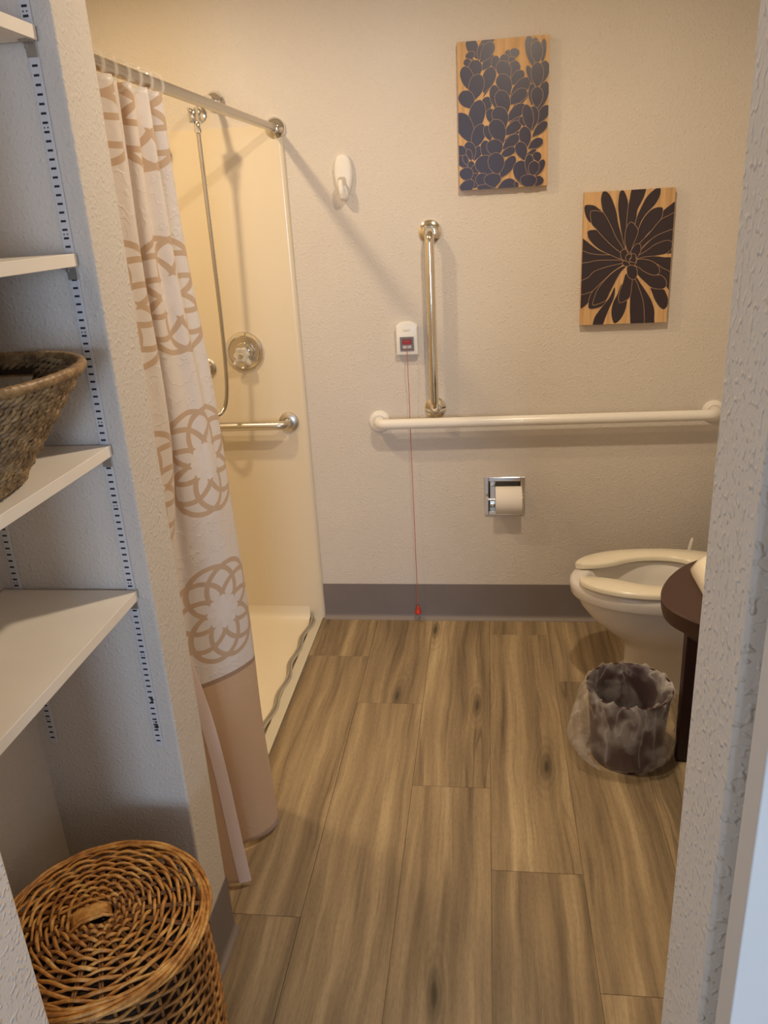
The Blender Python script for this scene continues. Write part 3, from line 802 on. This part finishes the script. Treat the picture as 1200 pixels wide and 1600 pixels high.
flower = [
 [(155,275),(235,265),(290,290),(345,345),(300,420),(225,445),(170,380)],
 [(470,1105),(475,1160),(460,1230),(420,1320),(380,1420),(335,1530),(250,1530),(260,1440),(300,1370),(360,1290),(420,1210)],
 [(545,1070),(500,1180),(460,1260),(440,1350),(445,1430),(470,1490),(520,1460),(560,1400),(590,1320),(600,1230),(575,1150)],
 [(850,1105),(970,1120),(1000,1160),(1020,1220),(1015,1290),(980,1335),(935,1310),(890,1240),(860,1160)],
 [(690,990),(740,1060),(800,1150),(850,1240),(880,1340),(880,1430),(868,1500),(740,1500),(700,1300),(680,1100)],
 [(650,1000),(690,1030),(730,1130),(765,1250),(775,1380),(765,1510),(648,1510),(632,1400),(630,1300),(635,1180),(645,1090)],
 [(327,190),(345,135),(375,128),(420,165),(460,250),(490,340),(505,430),(540,560),(580,690),(545,700),(480,590),(410,440),(350,330),(330,250)],
 [(510,200),(520,140),(545,115),(570,130),(600,200),(610,270),(605,400),(590,520),(580,680),(545,560),(515,380),(505,280)],
 [(660,85),(785,80),(778,160),(745,230),(705,310),(695,400),(690,500),(640,560),(595,500),(608,300),(625,200)],
 [(700,380),(750,270),(800,180),(860,120),(905,92),(940,92),(942,140),(925,190),(880,260),(800,340),(740,430),(700,540),(680,480)],
 [(970,315),(1030,265),(1110,220),(1110,345),(1010,370),(930,420),(945,350)],
 [(725,480),(770,390),(830,320),(890,285),(960,282),(965,330),(945,400),(880,480),(800,560),(740,640),(650,720),(690,580)],
 [(720,660),(830,540),(940,410),(1010,370),(1110,335),(1110,500),(950,550),(850,600),(770,670),(730,730)],
 [(725,735),(800,650),(880,580),(970,535),(1100,500),(1100,620),(980,620),(880,660),(800,720),(700,785)],
 [(1000,745),(1058,690),(1080,690),(1070,742),(1050,744)],
 [(690,785),(800,720),(880,660),(960,625),(1020,612),(1060,630),(1058,690),(1000,745),(890,770),(790,790),(720,800)],
 [(690,815),(780,785),(880,775),(980,785),(1070,803),(1070,980),(980,910),(920,870),(860,830),(780,810)],
 [(900,860),(960,895),(1060,965),(1060,1150),(1005,1090),(980,1020),(920,960)],
 [(690,870),(760,915),(830,950),(900,970),(950,975),(990,1010),(1005,1060),(985,1105),(930,1118),(850,1100),(780,1040),(720,980),(690,930)],
 [(690,815),(770,808),(850,825),(910,865),(932,910),(925,955),(870,970),(790,940),(720,890),(670,860)],
 [(590,960),(560,1050),(530,1130),(515,1200),(525,1265),(590,1240),(630,1200),(645,1100),(650,1000)],
 [(150,608),(220,660),(300,715),(420,770),(300,775),(200,760),(110,740),(110,590)],
 [(545,800),(430,768),(300,765),(200,750),(110,730),(110,875),(200,845),(290,825),(400,820),(550,830)],
 [(555,822),(400,820),(290,825),(200,845),(110,875),(110,1060),(200,1000),(250,945),(330,910),(430,880),(565,860)],
 [(110,1172),(200,1160),(260,1130),(220,1190),(195,1270),(110,1330)],
 [(565,855),(450,940),(350,1040),(260,1130),(200,1160),(110,1175),(110,1055),(200,1000),(250,945),(330,910),(430,880)],
 [(430,975),(340,1050),(250,1140),(215,1200),(200,1280),(215,1335),(330,1310),(390,1235),(420,1100)],
 [(590,880),(540,935),(500,1000),(460,1080),(420,1160),(380,1240),(300,1280),(245,1290),(260,1220),(300,1120),(370,1030),(450,950),(540,890)],
 [(190,525),(240,512),(300,520),(350,580),(420,650),(480,705),(545,750),(540,805),(430,765),(330,720),(250,660),(200,600),(188,560)],
 [(225,325),(330,330),(370,365),(430,470),(480,580),(550,690),(555,745),(480,700),(400,630),(330,560),(280,505),(235,460),(220,400)],
 [(560,720),(620,690),(680,720),(700,790),(690,850),(640,890),(580,870),(550,810)],
 [(640,430),(690,470),(712,520),(690,590),(660,660),(630,740),(600,710),(580,640),(580,560),(595,480)],
 [(640,730),(660,690),(690,655),(725,648),(742,680),(735,730),(700,790),(660,770)],
 [(535,740),(555,712),(585,710),(605,740),(590,790),(600,830),(560,815),(538,790)],
 [(600,830),(560,830),(555,860),(590,880),(630,870),(620,850)],
 [(640,758),(680,755),(690,790),(685,840),(640,830),(620,815),(645,795)],
 [(585,790),(600,765),(640,758),(640,790),(620,810),(630,835),(600,830)],
 [(600,890),(650,870),(690,890),(705,940),(695,995),(665,1018),(630,1005),(605,970)],
]
def leaf(bx_, by_, tx, ty, w_):
    a, b = Vector((bx_, by_)), Vector((tx, ty)); d_ = b-a; L_ = d_.length; e = d_/L_; n_ = Vector((-e.y, e.x)); w_ *= .60; L_ *= 1.04
    prof = [(0, 0), (.14, .38), (.34, .82), (.56, 1.0), (.78, .93), (.92, .62), (1.0, .15)]
    pts = [a+e*L_*t_+n_*w_*s1 for t_, s1 in prof]+[a+e*L_*t_-n_*w_*s1 for t_, s1 in reversed(prof[1:])]
    return [tuple(p) for p in pts]
stems = [(290,300,215,125,90),(300,190,440,120,60),(300,310,340,175,55),(330,400,430,270,70),(440,410,465,280,62),(315,330,430,165,88),
 (240,300,210,240,75),(225,365,175,305,58),(230,350,258,305,32),(225,490,290,318,104),(335,640,440,460,26),(340,600,425,382,98),(225,590,165,372,98),
 (235,680,300,443,114),(335,805,380,645,80),(235,745,145,590,118),(220,1000,305,680,122),(225,1070,115,790,128),(235,1120,320,895,98),(240,1225,300,1095,62),
 (235,1215,185,1055,84),(180,1210,95,1090,74),(215,1225,185,1120,42),(185,1300,95,1185,76),(180,1270,150,1172,42),(205,1315,215,1232,50),
 (190,1450,268,1265,66),(215,1490,290,1362,115),(190,1425,150,1297,104),(205,1520,150,1423,120),
 (590,300,570,230,52),(620,300,645,217,68),(585,395,525,272,78),(600,348,610,287,52),(590,480,650,332,88),(580,495,500,332,108),(585,540,705,420,78),
 (580,670,755,488,94),(580,630,500,447,114),(450,750,440,543,80),(560,815,745,615,42),(570,715,725,587,88),(552,800,492,592,112),
 (410,890,400,752,74),(550,868,705,720,84),(570,880,710,830,32),(535,930,460,742,120),(395,1045,360,907,64),(510,1055,655,965,32),(520,995,670,877,80),(510,1070,430,857,124),
 (505,1125,648,1002,78),(375,1250,345,1047,86),(480,1195,615,1120,62),(440,1200,430,1037,122),(395,1370,305,1195,148),(480,1375,540,1240,32),(470,1405,608,1202,80),
 (340,1500,300,1355,104),(455,1495,612,1445,96),(450,1375,440,1165,124),(350,1530,350,1457,144),(420,1490,400,1357,130),
 (800,385,765,120,74),(805,255,830,132,52),(885,355,905,145,42),(840,360,835,162,90),(820,565,750,376,48),(860,548,915,340,84),(835,570,840,352,94),
 (780,725,790,537,54),(870,645,875,547,42),(835,785,915,525,80),(825,755,835,567,88),(710,915,690,827,62),(810,905,930,738,76),(780,955,800,742,80),(765,965,730,727,80),
 (780,1015,908,885,64),(740,1125,865,1045,72),(720,1125,710,927,90),(700,1215,805,1135,32),(700,1235,660,1067,88),
 (680,1475,670,1247,126),(830,1255,810,1162,64),(740,1380,750,1187,64),(800,1395,875,1240,54),(765,1395,800,1252,80),(800,1490,842,1395,76),(735,1510,735,1377,122),(630,1510,620,1440,34)]
picture('wall_print', -.0895, 1.655, .292, .442, [leaf(*a) for a in stems], [(100,148),(957,100),(903,1482),(100,1508)], 'ink_blue', 'wooden board print of upright succulent stems, the upper of the two', .0009)
picture('wall_print', .3255, 1.189, .295, .437, flower, [(150,142),(1100,80),(1005,1475),(112,1515)], 'ink', 'wooden board print of one large dark flower, the lower of the two', .0011)

# ------------------------------------------------------------------ toilet (faces left)
TY = 2.53
t = thing('toilet', (.62, TY, 0), 'white toilet with an open-front seat by the far wall', 'toilet')
def egg(x0, x1, hw, z, n=48, back=2.6, front=2.05):
    xm = x0+(x1-x0)*.58; out = []
    for q in range(n):
        a = 2*PI*q/n; c_, s2_ = math.cos(a), math.sin(a); pw = front if c_ < 0 else back
        rx = (xm-x0) if c_ < 0 else (x1-xm)
        out.append((xm+rx*math.copysign(abs(c_)**(2/pw), c_), TY+hw*math.copysign(abs(s2_)**(2/pw), s2_), z))
    return out
rings = [egg(.463, .80, .098, 0), egg(.463, .80, .098, .008), egg(.468, .79, .092, .02), egg(.470, .78, .088, .08), egg(.466, .77, .089, .14), egg(.456, .77, .094, .162), egg(.434, .78, .108, .182),
         egg(.396, .80, .130, .212), egg(.350, .81, .154, .255), egg(.314, .82, .170, .302), egg(.297, .82, .175, .338), egg(.296, .82, .1755, .343), egg(.280, .82, .1855, .346), egg(.277, .82, .187, .352), egg(.274, .82, .1875, .375), egg(.276, .82, .187, .392), egg(.284, .82, .181, .400),
         egg(.325, .75, .138, .400), egg(.338, .735, .126, .390), egg(.345, .73, .120, .34), egg(.39, .70, .095, .26), egg(.45, .66, .06, .205)]
B().loft(rings).build('bowl', 'porc', t, smooth=True, angle=70)
B().loft([egg(.415, .69, .082, .236), egg(.415, .69, .082, .238)]).build('water', 'water', t, smooth=True)
outer = [(.80, .125), (.74, .165), (.66, .184), (.56, .1885), (.47, .180), (.40, .160), (.345, .130), (.312, .098), (.298, .070), (.300, .054)]
inner = [(.715, .0), (.71, .035), (.69, .078), (.64, .108), (.58, .117), (.52, .110), (.47, .092), (.42, .066), (.37, .050), (.325, .046)]
def resamp(pts, n):
    P = smoothpath([(a, b, 0) for a, b in pts], 8); L_ = [0]
    for i in range(1, len(P)): L_.append(L_[-1]+(P[i]-P[i-1]).length)
    out = []
    for k_i in range(n):
        d_ = L_[-1]*k_i/(n-1); i = 1
        while i < len(P)-1 and L_[i] < d_: i += 1
        f = (d_-L_[i-1])/max(1e-9, L_[i]-L_[i-1]); out.append(P[i-1].lerp(P[i], f))
    return out
NO = 40; ou = resamp([(.80, .0)]+outer, NO); inn_ = resamp(inner, NO)
g = B(); z0, z1 = .404, .424
sects = [(ou[i], inn_[i]) for i in range(NO)]
def ring_at(a, b, s1):
    a, b = Vector((a.x, TY+a.y*s1)), Vector((b.x, TY+b.y*s1)); d_ = (b-a); e = d_.normalized() if d_.length > 1e-6 else Vector((1, 0)); k_ = min(.008, d_.length*.3)
    return [(a.x, a.y, z0+.002), (a.x, a.y, z1-.008), (a.x+e.x*k_*.35, a.y+e.y*k_*.35, z1-.0025), (a.x+e.x*k_, a.y+e.y*k_, z1), (b.x-e.x*k_, b.y-e.y*k_, z1), (b.x-e.x*k_*.35, b.y-e.y*k_*.35, z1-.0025), (b.x, b.y, z1-.008), (b.x, b.y, z0+.002), ((a.x+b.x)/2, (a.y+b.y)/2, z0)]
full = [ring_at(*sects[i], 1) for i in range(NO-1, -1, -1)]+[ring_at(*sects[i], -1) for i in range(1, NO)]
g.loft(full)
sea = g.build('seat', 'seat', t, smooth=True, angle=50)
for s1 in (-1, 1): B().box((.43, TY+s1*.145-.012, .399), (.47, TY+s1*.145+.012, .406)).build('bumper', 'plastic', sea, bevel=.002)
rings = [egg(.745, .835, .105, z_, back=4, front=4) for z_ in (.400, .432)]+[egg(.75, .83, .100, .438, back=4, front=4)]
B().loft(rings).build('hinge_cover', 'seat', t, smooth=True, angle=40)
def rrect(x0, x1, y0, y1, r, z, n=6):
    out = []
    for cx_, cy_, a0 in ((x1-r, y1-r, 0), (x0+r, y1-r, PI/2), (x0+r, y0+r, PI), (x1-r, y0+r, 1.5*PI)):
        for i in range(n+1):
            a = a0+PI/2*i/n; out.append((cx_+r*math.cos(a), cy_+r*math.sin(a), z))
    return out
B().loft([rrect(.848, 1.04, TY-.20, TY+.20, .04, .37), rrect(.838, 1.042, TY-.215, TY+.215, .045, .42), rrect(.832, 1.044, TY-.222, TY+.222, .045, .72)]).build('tank', 'porc', t, smooth=True, angle=40)
B().loft([rrect(.824, 1.046, TY-.23, TY+.23, .045, .72), rrect(.822, 1.046, TY-.232, TY+.232, .045, .745), rrect(.83, 1.044, TY-.225, TY+.225, .04, .755)]).build('tank_lid', 'porc', t, smooth=True, angle=40)
B().loft([rrect(.78, .99, TY-.085, TY+.085, .03, 0), rrect(.78, .99, TY-.085, TY+.085, .03, .25), rrect(.78, 1.0, TY-.12, TY+.12, .03, .37)]).build('trapway', 'porc', t, smooth=True, angle=40)

# brush handle behind the seat
t = thing('toilet_brush', (.752, 2.875, 0), 'slim white brush handle standing up behind the toilet seat', 'brush')
B().lathe([(.045, .0), (.047, .003), (.050, .10), (.046, .105), (.012, .108)], 28, (.752, 2.875, 0)).build('holder', 'plastic', t, smooth=True, angle=40)
B().tube([(.752, 2.875, .09), (.752, 2.875, .22), (.750, 2.872, .33), (.754, 2.872, .372), (.757, 2.872, .392), (.757, 2.872, .397)], [.009, .009, .011, .008, .0055, .003], 12).build('handle', 'plastic', t, smooth=True, angle=60)

# ------------------------------------------------------------------ vanity with basin
ZC = .69
outl = [(1.055, 2.09), (.80, 2.09), (.69, 2.082), (.61, 2.058), (.552, 2.025), (.5125, 1.993), (.4725, 1.945), (.440, 1.888), (.419, 1.830), (.414, 1.782), (.426, 1.735), (.462, 1.685), (.515, 1.64), (.60, 1.60), (.72, 1.575), (.85, 1.57), (1.055, 1.57)]
sm_ = [(p.x, p.y) for p in smoothpath([(a, b, 0) for a, b in outl[1:-1]], 5)]
poly = [outl[0]]+sm_+[outl[-1]]
t = thing('vanity', (.80, 1.83, 0), 'dark brown curved-front vanity counter beside the doorway wall', 'vanity')
def shrink(pl, k_): return [(x+(.85-x)*k_, y+(1.83-y)*k_) for x, y in pl]
g = B(); g.loft([[(x, y, ZC-.046) for x, y in shrink(poly, .015)], [(x, y, ZC-.028) for x, y in shrink(poly, .004)], [(x, y, ZC-.004) for x, y in poly], [(x, y, ZC) for x, y in shrink(poly, .008)]])
g.build('top', 'vanity', t, smooth=True, angle=40)
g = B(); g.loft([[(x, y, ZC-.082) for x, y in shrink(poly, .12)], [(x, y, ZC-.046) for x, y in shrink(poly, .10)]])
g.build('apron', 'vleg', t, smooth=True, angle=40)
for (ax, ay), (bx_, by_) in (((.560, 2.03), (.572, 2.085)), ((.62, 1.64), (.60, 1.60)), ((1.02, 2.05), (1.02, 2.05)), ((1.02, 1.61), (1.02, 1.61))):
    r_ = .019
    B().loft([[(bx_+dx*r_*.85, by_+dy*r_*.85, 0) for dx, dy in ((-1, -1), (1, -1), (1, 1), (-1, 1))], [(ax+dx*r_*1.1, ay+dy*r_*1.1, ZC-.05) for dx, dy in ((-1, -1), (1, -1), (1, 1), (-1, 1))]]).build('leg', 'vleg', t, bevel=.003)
bx0, bx1, by0, by1 = .510, .99, 1.60, 1.975
def rr2(k_, z_, r_): return rrect(bx0+k_, bx1-k_, by0+k_, by1-k_, r_, z_)
t = thing('sink_basin', ((bx0+bx1)/2, (by0+by1)/2, ZC), 'cream sink basin on the dark vanity counter', 'sink')
B().loft([rr2(.004, ZC, .05), rr2(.0, ZC+.012, .052), rr2(.012, ZC+.040, .055), rr2(.024, ZC+.053, .055), rr2(.045, ZC+.058, .055), rr2(.062, ZC+.050, .06), rr2(.09, ZC-.02, .06), rr2(.13, ZC-.045, .05)]).build('bowl', 'basin', t, smooth=True, angle=60)
B().lathe([(.02, .0), (.02, .003), (.0, .004)], 20, ((bx0+bx1)/2, (by0+by1)/2, ZC-.045)).build('drain', 'chrome', t, smooth=True)
g = B().lathe([(.026, .0), (.026, .008), (.019, .014), (.018, .09), (.0, .098)], 24, (.945, (by0+by1)/2, ZC+.057))
g.tube(smoothpath([(.945, (by0+by1)/2, ZC+.12), (.89, (by0+by1)/2, ZC+.14), (.83, (by0+by1)/2, ZC+.13), (.815, (by0+by1)/2, ZC+.105)], 5), .011, 12)
g.build('tap', 'chrome', t, smooth=True, angle=40)

# ------------------------------------------------------------------ waste bin and liner
BX, BY, BH = .412, 2.103, .245
t = thing('waste_bin', (BX, BY, 0), 'dark maroon round waste bin beside the vanity leg', 'bin')
B().lathe([(.0, .0), (.098, .0), (.101, .004), (.121, BH-.008), (.125, BH-.006), (.126, BH), (.122, BH+.001), (.118, BH-.01), (.098, .012), (.0, .01)], 48, (BX, BY, 0)).build('body', 'bin', t, smooth=True, angle=40)
g = B(); NA = 140; rings = []
prof = [(.085, .05, 0), (.093, .10, .1), (.099, .15, .2), (.106, .20, .3), (.1125, BH-.010, .25), (.1205, BH+.006, .3), (.1285, BH+.007, .4), (.1325, BH-.006, .7), (.135, BH-.03, 1), (.138, .185, 1.2), (.140, .16, 1.4), (.141, .135, 1.6), (.142, .11, 1.8), (.143, .085, 2), (.142, .062, 2.1), (.137, .042, 2), (.128, .026, 1.6), (.118, .014, 1.2), (.110, .008, 1)]
random.seed(3); ph = [random.uniform(0, 6.28) for _ in range(16)]
crease = lambda x: 1-2*abs(math.sin(x))**.6
for i, (r, z, am) in enumerate(prof):
    ring = []
    for q in range(NA):
        a = 2*PI*q/NA
        fold = .0034*crease(3.5*a+ph[0]+z*14)+.0032*crease(5.5*a+ph[1]-z*21)+.0026*crease(9*a+ph[2]+z*36)+.0012*math.sin(31*a+ph[3]+z*60)
        lf = max(0, math.cos(a-3.25))**1.5; rf = max(0, math.cos(a-.1))**2
        fl_ = max(0, am-.4)/1.7
        rr_ = r+max(fold*am, -.005 if i > 6 else -.02)+lf*.038*fl_+rf*.006*fl_
        if i < 5: rr_ -= .020*max(0, math.sin(4*a+ph[7]+z*12))**2*min(1, i/2)*(1 if i < 4 else .3)
        zz = z+(.004*math.sin(5*a+ph[4])+.003*math.sin(11*a+ph[5]))*(1 if 7 < i else .1)
        if 5 <= i <= 7: zz += .006*crease(6*a+ph[6])+.003*crease(11*a+ph[8])
        ring.append((BX+rr_*math.cos(a), BY+rr_*math.sin(a), max(.004, zz)))
    rings.append(ring)
g.loft(rings, False, False)
tag(g.build('bin_liner', 'liner', smooth=True, angle=80), 'crumpled clear plastic bag folded over the waste bin', 'bag')

# ------------------------------------------------------------------ closet niche: standards, shelves, clips
SX = {'front': (-.667, -.650), 'back': (-.893, -.876)}
for nm, (x0, x1) in SX.items():
    yb = YS0
    t = thing('shelf_standard', ((x0+x1)/2, yb, .62), 'slotted white shelf standard near the %s of the niche side wall' % ('front edge' if nm == 'front' else 'back corner'), 'shelf standard', 'shelf standards')
    B().box((x0, yb-.0035, .622), (x1, yb-.0002, 2.3)).build('strip', 'standard', t, bevel=.0012)
    g = B(); z = .634; i = 0
    while z < 2.29:
        xm = (x0+x1)/2; g.box((xm-.0042, yb-.0040, z), (xm+.0042, yb-.0034, z+.0032))
        if i % 12 == 3:
            for dx in (-.0028, .0028): g.box((xm+dx-.0009, yb-.0040, z+.0066), (xm+dx+.0009, yb-.0034, z+.0086))
        z += .0127; i += 1
    sl = g.build('slot_row', 'slot', t); sl['kind'] = 'stuff'
    if nm == 'front':
        random.seed(5); g = B()
        for zc, sz in ((.668, .006), (.674, .005), (.680, .004), (.728, .004), (.733, .005)):
            pts = [( (x0+x1)/2+.002+random.uniform(.5, 1)*sz*math.cos(a), yb-.0042, zc+random.uniform(.5, 1)*sz*.8*math.sin(a)) for a in [2*PI*q/9 for q in range(9)]]
            B().face(pts).build('rust_patch', 'rust', t)
shelf_z = [(.972, 'lowest white shelf in the niche above the hamper'), (1.250, 'white niche shelf that carries the seagrass basket'), (1.565, 'empty white niche shelf above the basket'), (1.880, 'topmost white niche shelf at the upper left corner')]
for z, lab in shelf_z:
    t = thing('niche_shelf', (-.78, 1.0, z), lab, 'shelf', 'white shelves in the niche')
    b_ = B().box((XN+.004, YP+.006, z-.0195), (-.645, YS0-.0075, z)).build('board', 'shelf', t, bevel=.001)
    for nm, (x0, x1) in SX.items():
        xm = (x0+x1)/2
        g = B(); g.box((xm-.0085, YS0-.006, z-.040), (xm+.0085, YS0-.0042, z-.0195)); g.box((xm-.0075, YS0-.026, z-.0222), (xm+.0075, YS0-.0042, z-.0197)); g.box((xm-.010, YS0-.0068, z-.028), (xm-.0045, YS0-.0042, z-.021))
        g.build('shelf_clip', 'clip', t, bevel=.0005)

# ------------------------------------------------------------------ seagrass basket
SZ = 1.250; BKH = .158
def bk(u, k_):
    """rounded rectangle plan at parameter angle u, k_ 0 at the foot .. 1 at the rim"""
    hx = .100+(.160-.100)*k_; hy = .130+(.195-.130)*k_
    cx_ = -.778+(-.737+.778)*k_; cy_ = .985+(1.018-.985)*k_
    c_, s2_ = math.cos(u), math.sin(u); pw = 2.15
    return cx_+hx*math.copysign(abs(c_)**(2/pw), c_), cy_+hy*math.copysign(abs(s2_)**(2/pw), s2_)
t = thing('seagrass_basket', (-.76, 1.0, SZ), 'brown woven seagrass basket with a handle hole on the shelf', 'basket')
HOLE = (.50, .86)
def in_hole(x, y, k_): return HOLE[0] < k_ < HOLE[1] and y > 1.10 and abs(x+.772) < .056
NR, NP = 22, 420
g = B(); random.seed(11)
for i in range(NR):
    k_ = (i+.5)/NR*.955
    for strand in (0, 1):
        run = []; runs = []
        for q in range(NP+1):
            u = 2*PI*q/NP; x, y = bk(u, k_); tw = q*.60+strand*PI+i*1.7
            n_ = Vector((x+.757, (y-1.0)*.7, 0)).normalized()
            wob = .0014*math.sin(q*.23+i*2.1)
            p = Vector((x, y, SZ+.008+k_*BKH)) + n_*(.0036*math.cos(tw)+wob)+Vector((0, 0, .0036*math.sin(tw)+.0012*math.sin(q*.13+i)))
            if in_hole(x, y, k_):
                if len(run) > 2: runs.append(run)
                run = []
            else: run.append(p)
        if len(run) > 2: runs.append(run)
        for r_ in runs: g.tube(r_, [.0036+.0006*math.sin(j*1.1+i) for j in range(len(r_))], 5)
g.build('woven_wall', 'seagrass', t, smooth=True, angle=80)
g = B(); NPc = 120; NK = 24
vid = {}
for j in range(NK+1):
    for q in range(NPc):
        x, y = bk(2*PI*q/NPc, j/NK); x, y = -.757+(x+.757)*.95, 1.0+(y-1.0)*.955; g.v.append((x, y, SZ+.004+j/NK*BKH*.97))
for j in range(NK):
    for q in range(NPc):
        x, y = bk(2*PI*(q+.5)/NPc, (j+.5)/NK)
        if in_hole(x, y, (j+.5)/NK): continue
        a = j*NPc+q; b = j*NPc+(q+1) % NPc; g.f.append((a, b, b+NPc, a+NPc))
g.f.append(tuple(range(NPc)))
g.build('core', 'basket_in', t, smooth=True)
g = B(); rim = []; NRm = 300
for q in range(NRm):
    x, y = bk(2*PI*q/NRm, 1.0); rim.append((x, y, SZ+BKH+.006))
g.tube(rim, [.0078 if q % 3 else .0066 for q in range(NRm)], 10, closed=True)
g.build('rim', 'seagrass_rim', t, smooth=True, angle=80)
g = B(); hp = []                                                    # wrapped grip over the hole
for q in range(60):
    x = -.772-.060+.12*q/59; yy = 1.0
    best = min((abs(bk(PI/2+dd*.01, .95)[0]-x), bk(PI/2+dd*.01, .95)[1]) for dd in range(-120, 121)); hp.append((x, best[1], SZ+BKH*.955))
rings = []
for q, (x, y, z) in enumerate(hp):
    e = .0012 if q % 2 else 0
    rings.append([(x, y-.007-e, z-.014), (x, y-.005, z-.018), (x, y+.006, z-.018), (x, y+.008+e, z-.014), (x, y+.008+e, z+.012), (x, y+.005, z+.017), (x, y-.005, z+.017), (x, y-.007-e, z+.012)])
g.loft(rings); g.build('handle', 'seagrass', t, smooth=True, angle=60)

# ------------------------------------------------------------------ wicker hamper with lid
HX0, HY0, HR, HZT = -.662, .962, .178, .487
t = thing('wicker_hamper', (HX0, HY0, 0), 'round honey-brown wicker hamper with a woven lid on the floor', 'hamper')
NS = 22; rw = random.Random(21)
lid = thing('lid', (0, 0, 0), None, None); lid.parent = t; lid.location = (0, 0, 0); lid.empty_display_size = .02
bpy.data.objects.remove(lid)
def lidz(r): return HZT+.016*(1-(r/HR)**2)
g = B(); rows = 17
for i in range(rows):
    r = .030+(HR-.014-.030)*i/(rows-1); pts = []; rad = []
    seg = 4
    for q in range(NS*seg):
        a = 2*PI*q/(NS*seg); kst = q//seg; ph_ = (q % seg)/seg
        sgn = 1 if (kst+i) % 2 == 0 else -1; sg2 = -sgn
        f = .5-.5*math.cos(PI*ph_)
        amp = .0052*(sgn*(1-f)+sg2*f)
        jr = .0016*math.sin(a*5+i*1.9)+.0010*math.sin(a*11+i)
        pts.append((HX0+(r+jr)*math.cos(a), HY0+(r+jr)*math.sin(a), lidz(r)+amp+.002))
    g.tube(pts, .0031+.0006*math.sin(i*2.3), 6, closed=True)
lo = g.build('lid', 'wicker', t, smooth=True, angle=80)
g = B()
for q in range(NS):
    a = 2*PI*q/NS
    for da in (-.022, .022):
        pts = [(HX0+r*math.cos(a+da*(.04/r if r > .04 else 1)*2.2), HY0+r*math.sin(a+da*(.04/r if r > .04 else 1)*2.2), lidz(r)+.001) for r in [.022+(HR-.022)*j/7 for j in range(8)]]
        g.tube(pts, .0026, 6)
g.build('stake', 'wicker_d', lo, smooth=True, angle=80)
g = B()
for j in range(4):
    pts = []
    for q in range(120):
        a = 2*PI*q/120; tw = a*4+j*PI/2
        rr_ = HR+.0055*math.cos(tw)-.002; pts.append((HX0+rr_*math.cos(a), HY0+rr_*math.sin(a), HZT+.001+.0055*math.sin(tw)))
    g.tube(pts, .0036, 6, closed=True)
for j in range(3):
    rr_ = HR-.010+.0045*j
    g.tube([(HX0+(rr_+.001*math.sin(q*.4+j))*math.cos(2*PI*q/90), HY0+(rr_+.001*math.sin(q*.4+j))*math.sin(2*PI*q/90), HZT+.008-.003*j) for q in range(90)], .0032, 6, closed=True)
g.build('lid_rim', 'wicker', lo, smooth=True, angle=80)
# flat strap handle at the centre
ang = .58; ca, sa = math.cos(ang), math.sin(ang); hz = lidz(0)
def hp_(u_, v_, z_): return (HX0-.012+u_*ca-v_*sa, HY0-.008+u_*sa+v_*ca, hz+z_)
g = B()
g.loft([[hp_(u_, -.012, z_), hp_(u_, .012, z_), hp_(u_, .012, z_+.004), hp_(u_, -.012, z_+.004)] for u_, z_ in ((-.036, -.004), (-.030, .008), (-.015, .012), (.012, .012), (.026, .008), (.032, -.004))])
ha = g.build('lid_handle', 'wicker', lo, bevel=.001)
g = B()
for v_ in (-.014, .014): g.tube([hp_(-.038, v_, 0), hp_(-.02, v_, .012), (hp_(.018, v_, .012)), hp_(.034, v_, 0)], .003, 6)
g.tube([hp_(-.05, .030, .006), hp_(.0, .031, .010), hp_(.035, .028, .004)], .0026, 6)
g.build('binding', 'wicker', lo, smooth=True)
# body
g = B(); NB = 30; z = .012; i = 0
while z < HZT-.02:
    k_ = z/HZT; r = .148+.022*math.sin(PI*min(1, k_*.9+.05)*.9)
    pts = []
    for q in range(NB*3):
        a = 2*PI*q/(NB*3); kst = q//3; ph_ = (q % 3)/3
        sgn = 1 if (kst+i) % 2 == 0 else -1; f = .5-.5*math.cos(PI*ph_); amp = .0045*(sgn*(1-f)-sgn*f)
        pts.append((HX0+(r+amp)*math.cos(a), HY0+(r+amp)*math.sin(a), z+.0008*math.sin(a*4+i)))
    g.tube(pts, .0036, 5, closed=True); z += .0125; i += 1
bd = g.build('body', 'wicker_m', t, smooth=True, angle=80)
g = B()
for q in range(NB):
    a = 2*PI*q/NB; pts = []
    for j in range(9):
        k_ = j/8*.965; r = .148+.022*math.sin(PI*min(1, k_*.9+.05)*.9); pts.append((HX0+r*math.cos(a), HY0+r*math.sin(a), .004+k_*HZT))
    g.tube(pts, .003, 6)
g.build('stake', 'wicker_d', bd, smooth=True)
B().lathe([(.0, .004), (.135, .004), (.150, HZT*.5), (.150, HZT-.03)], 40, (HX0, HY0, 0)).build('lining', 'basket_in', t, smooth=True)
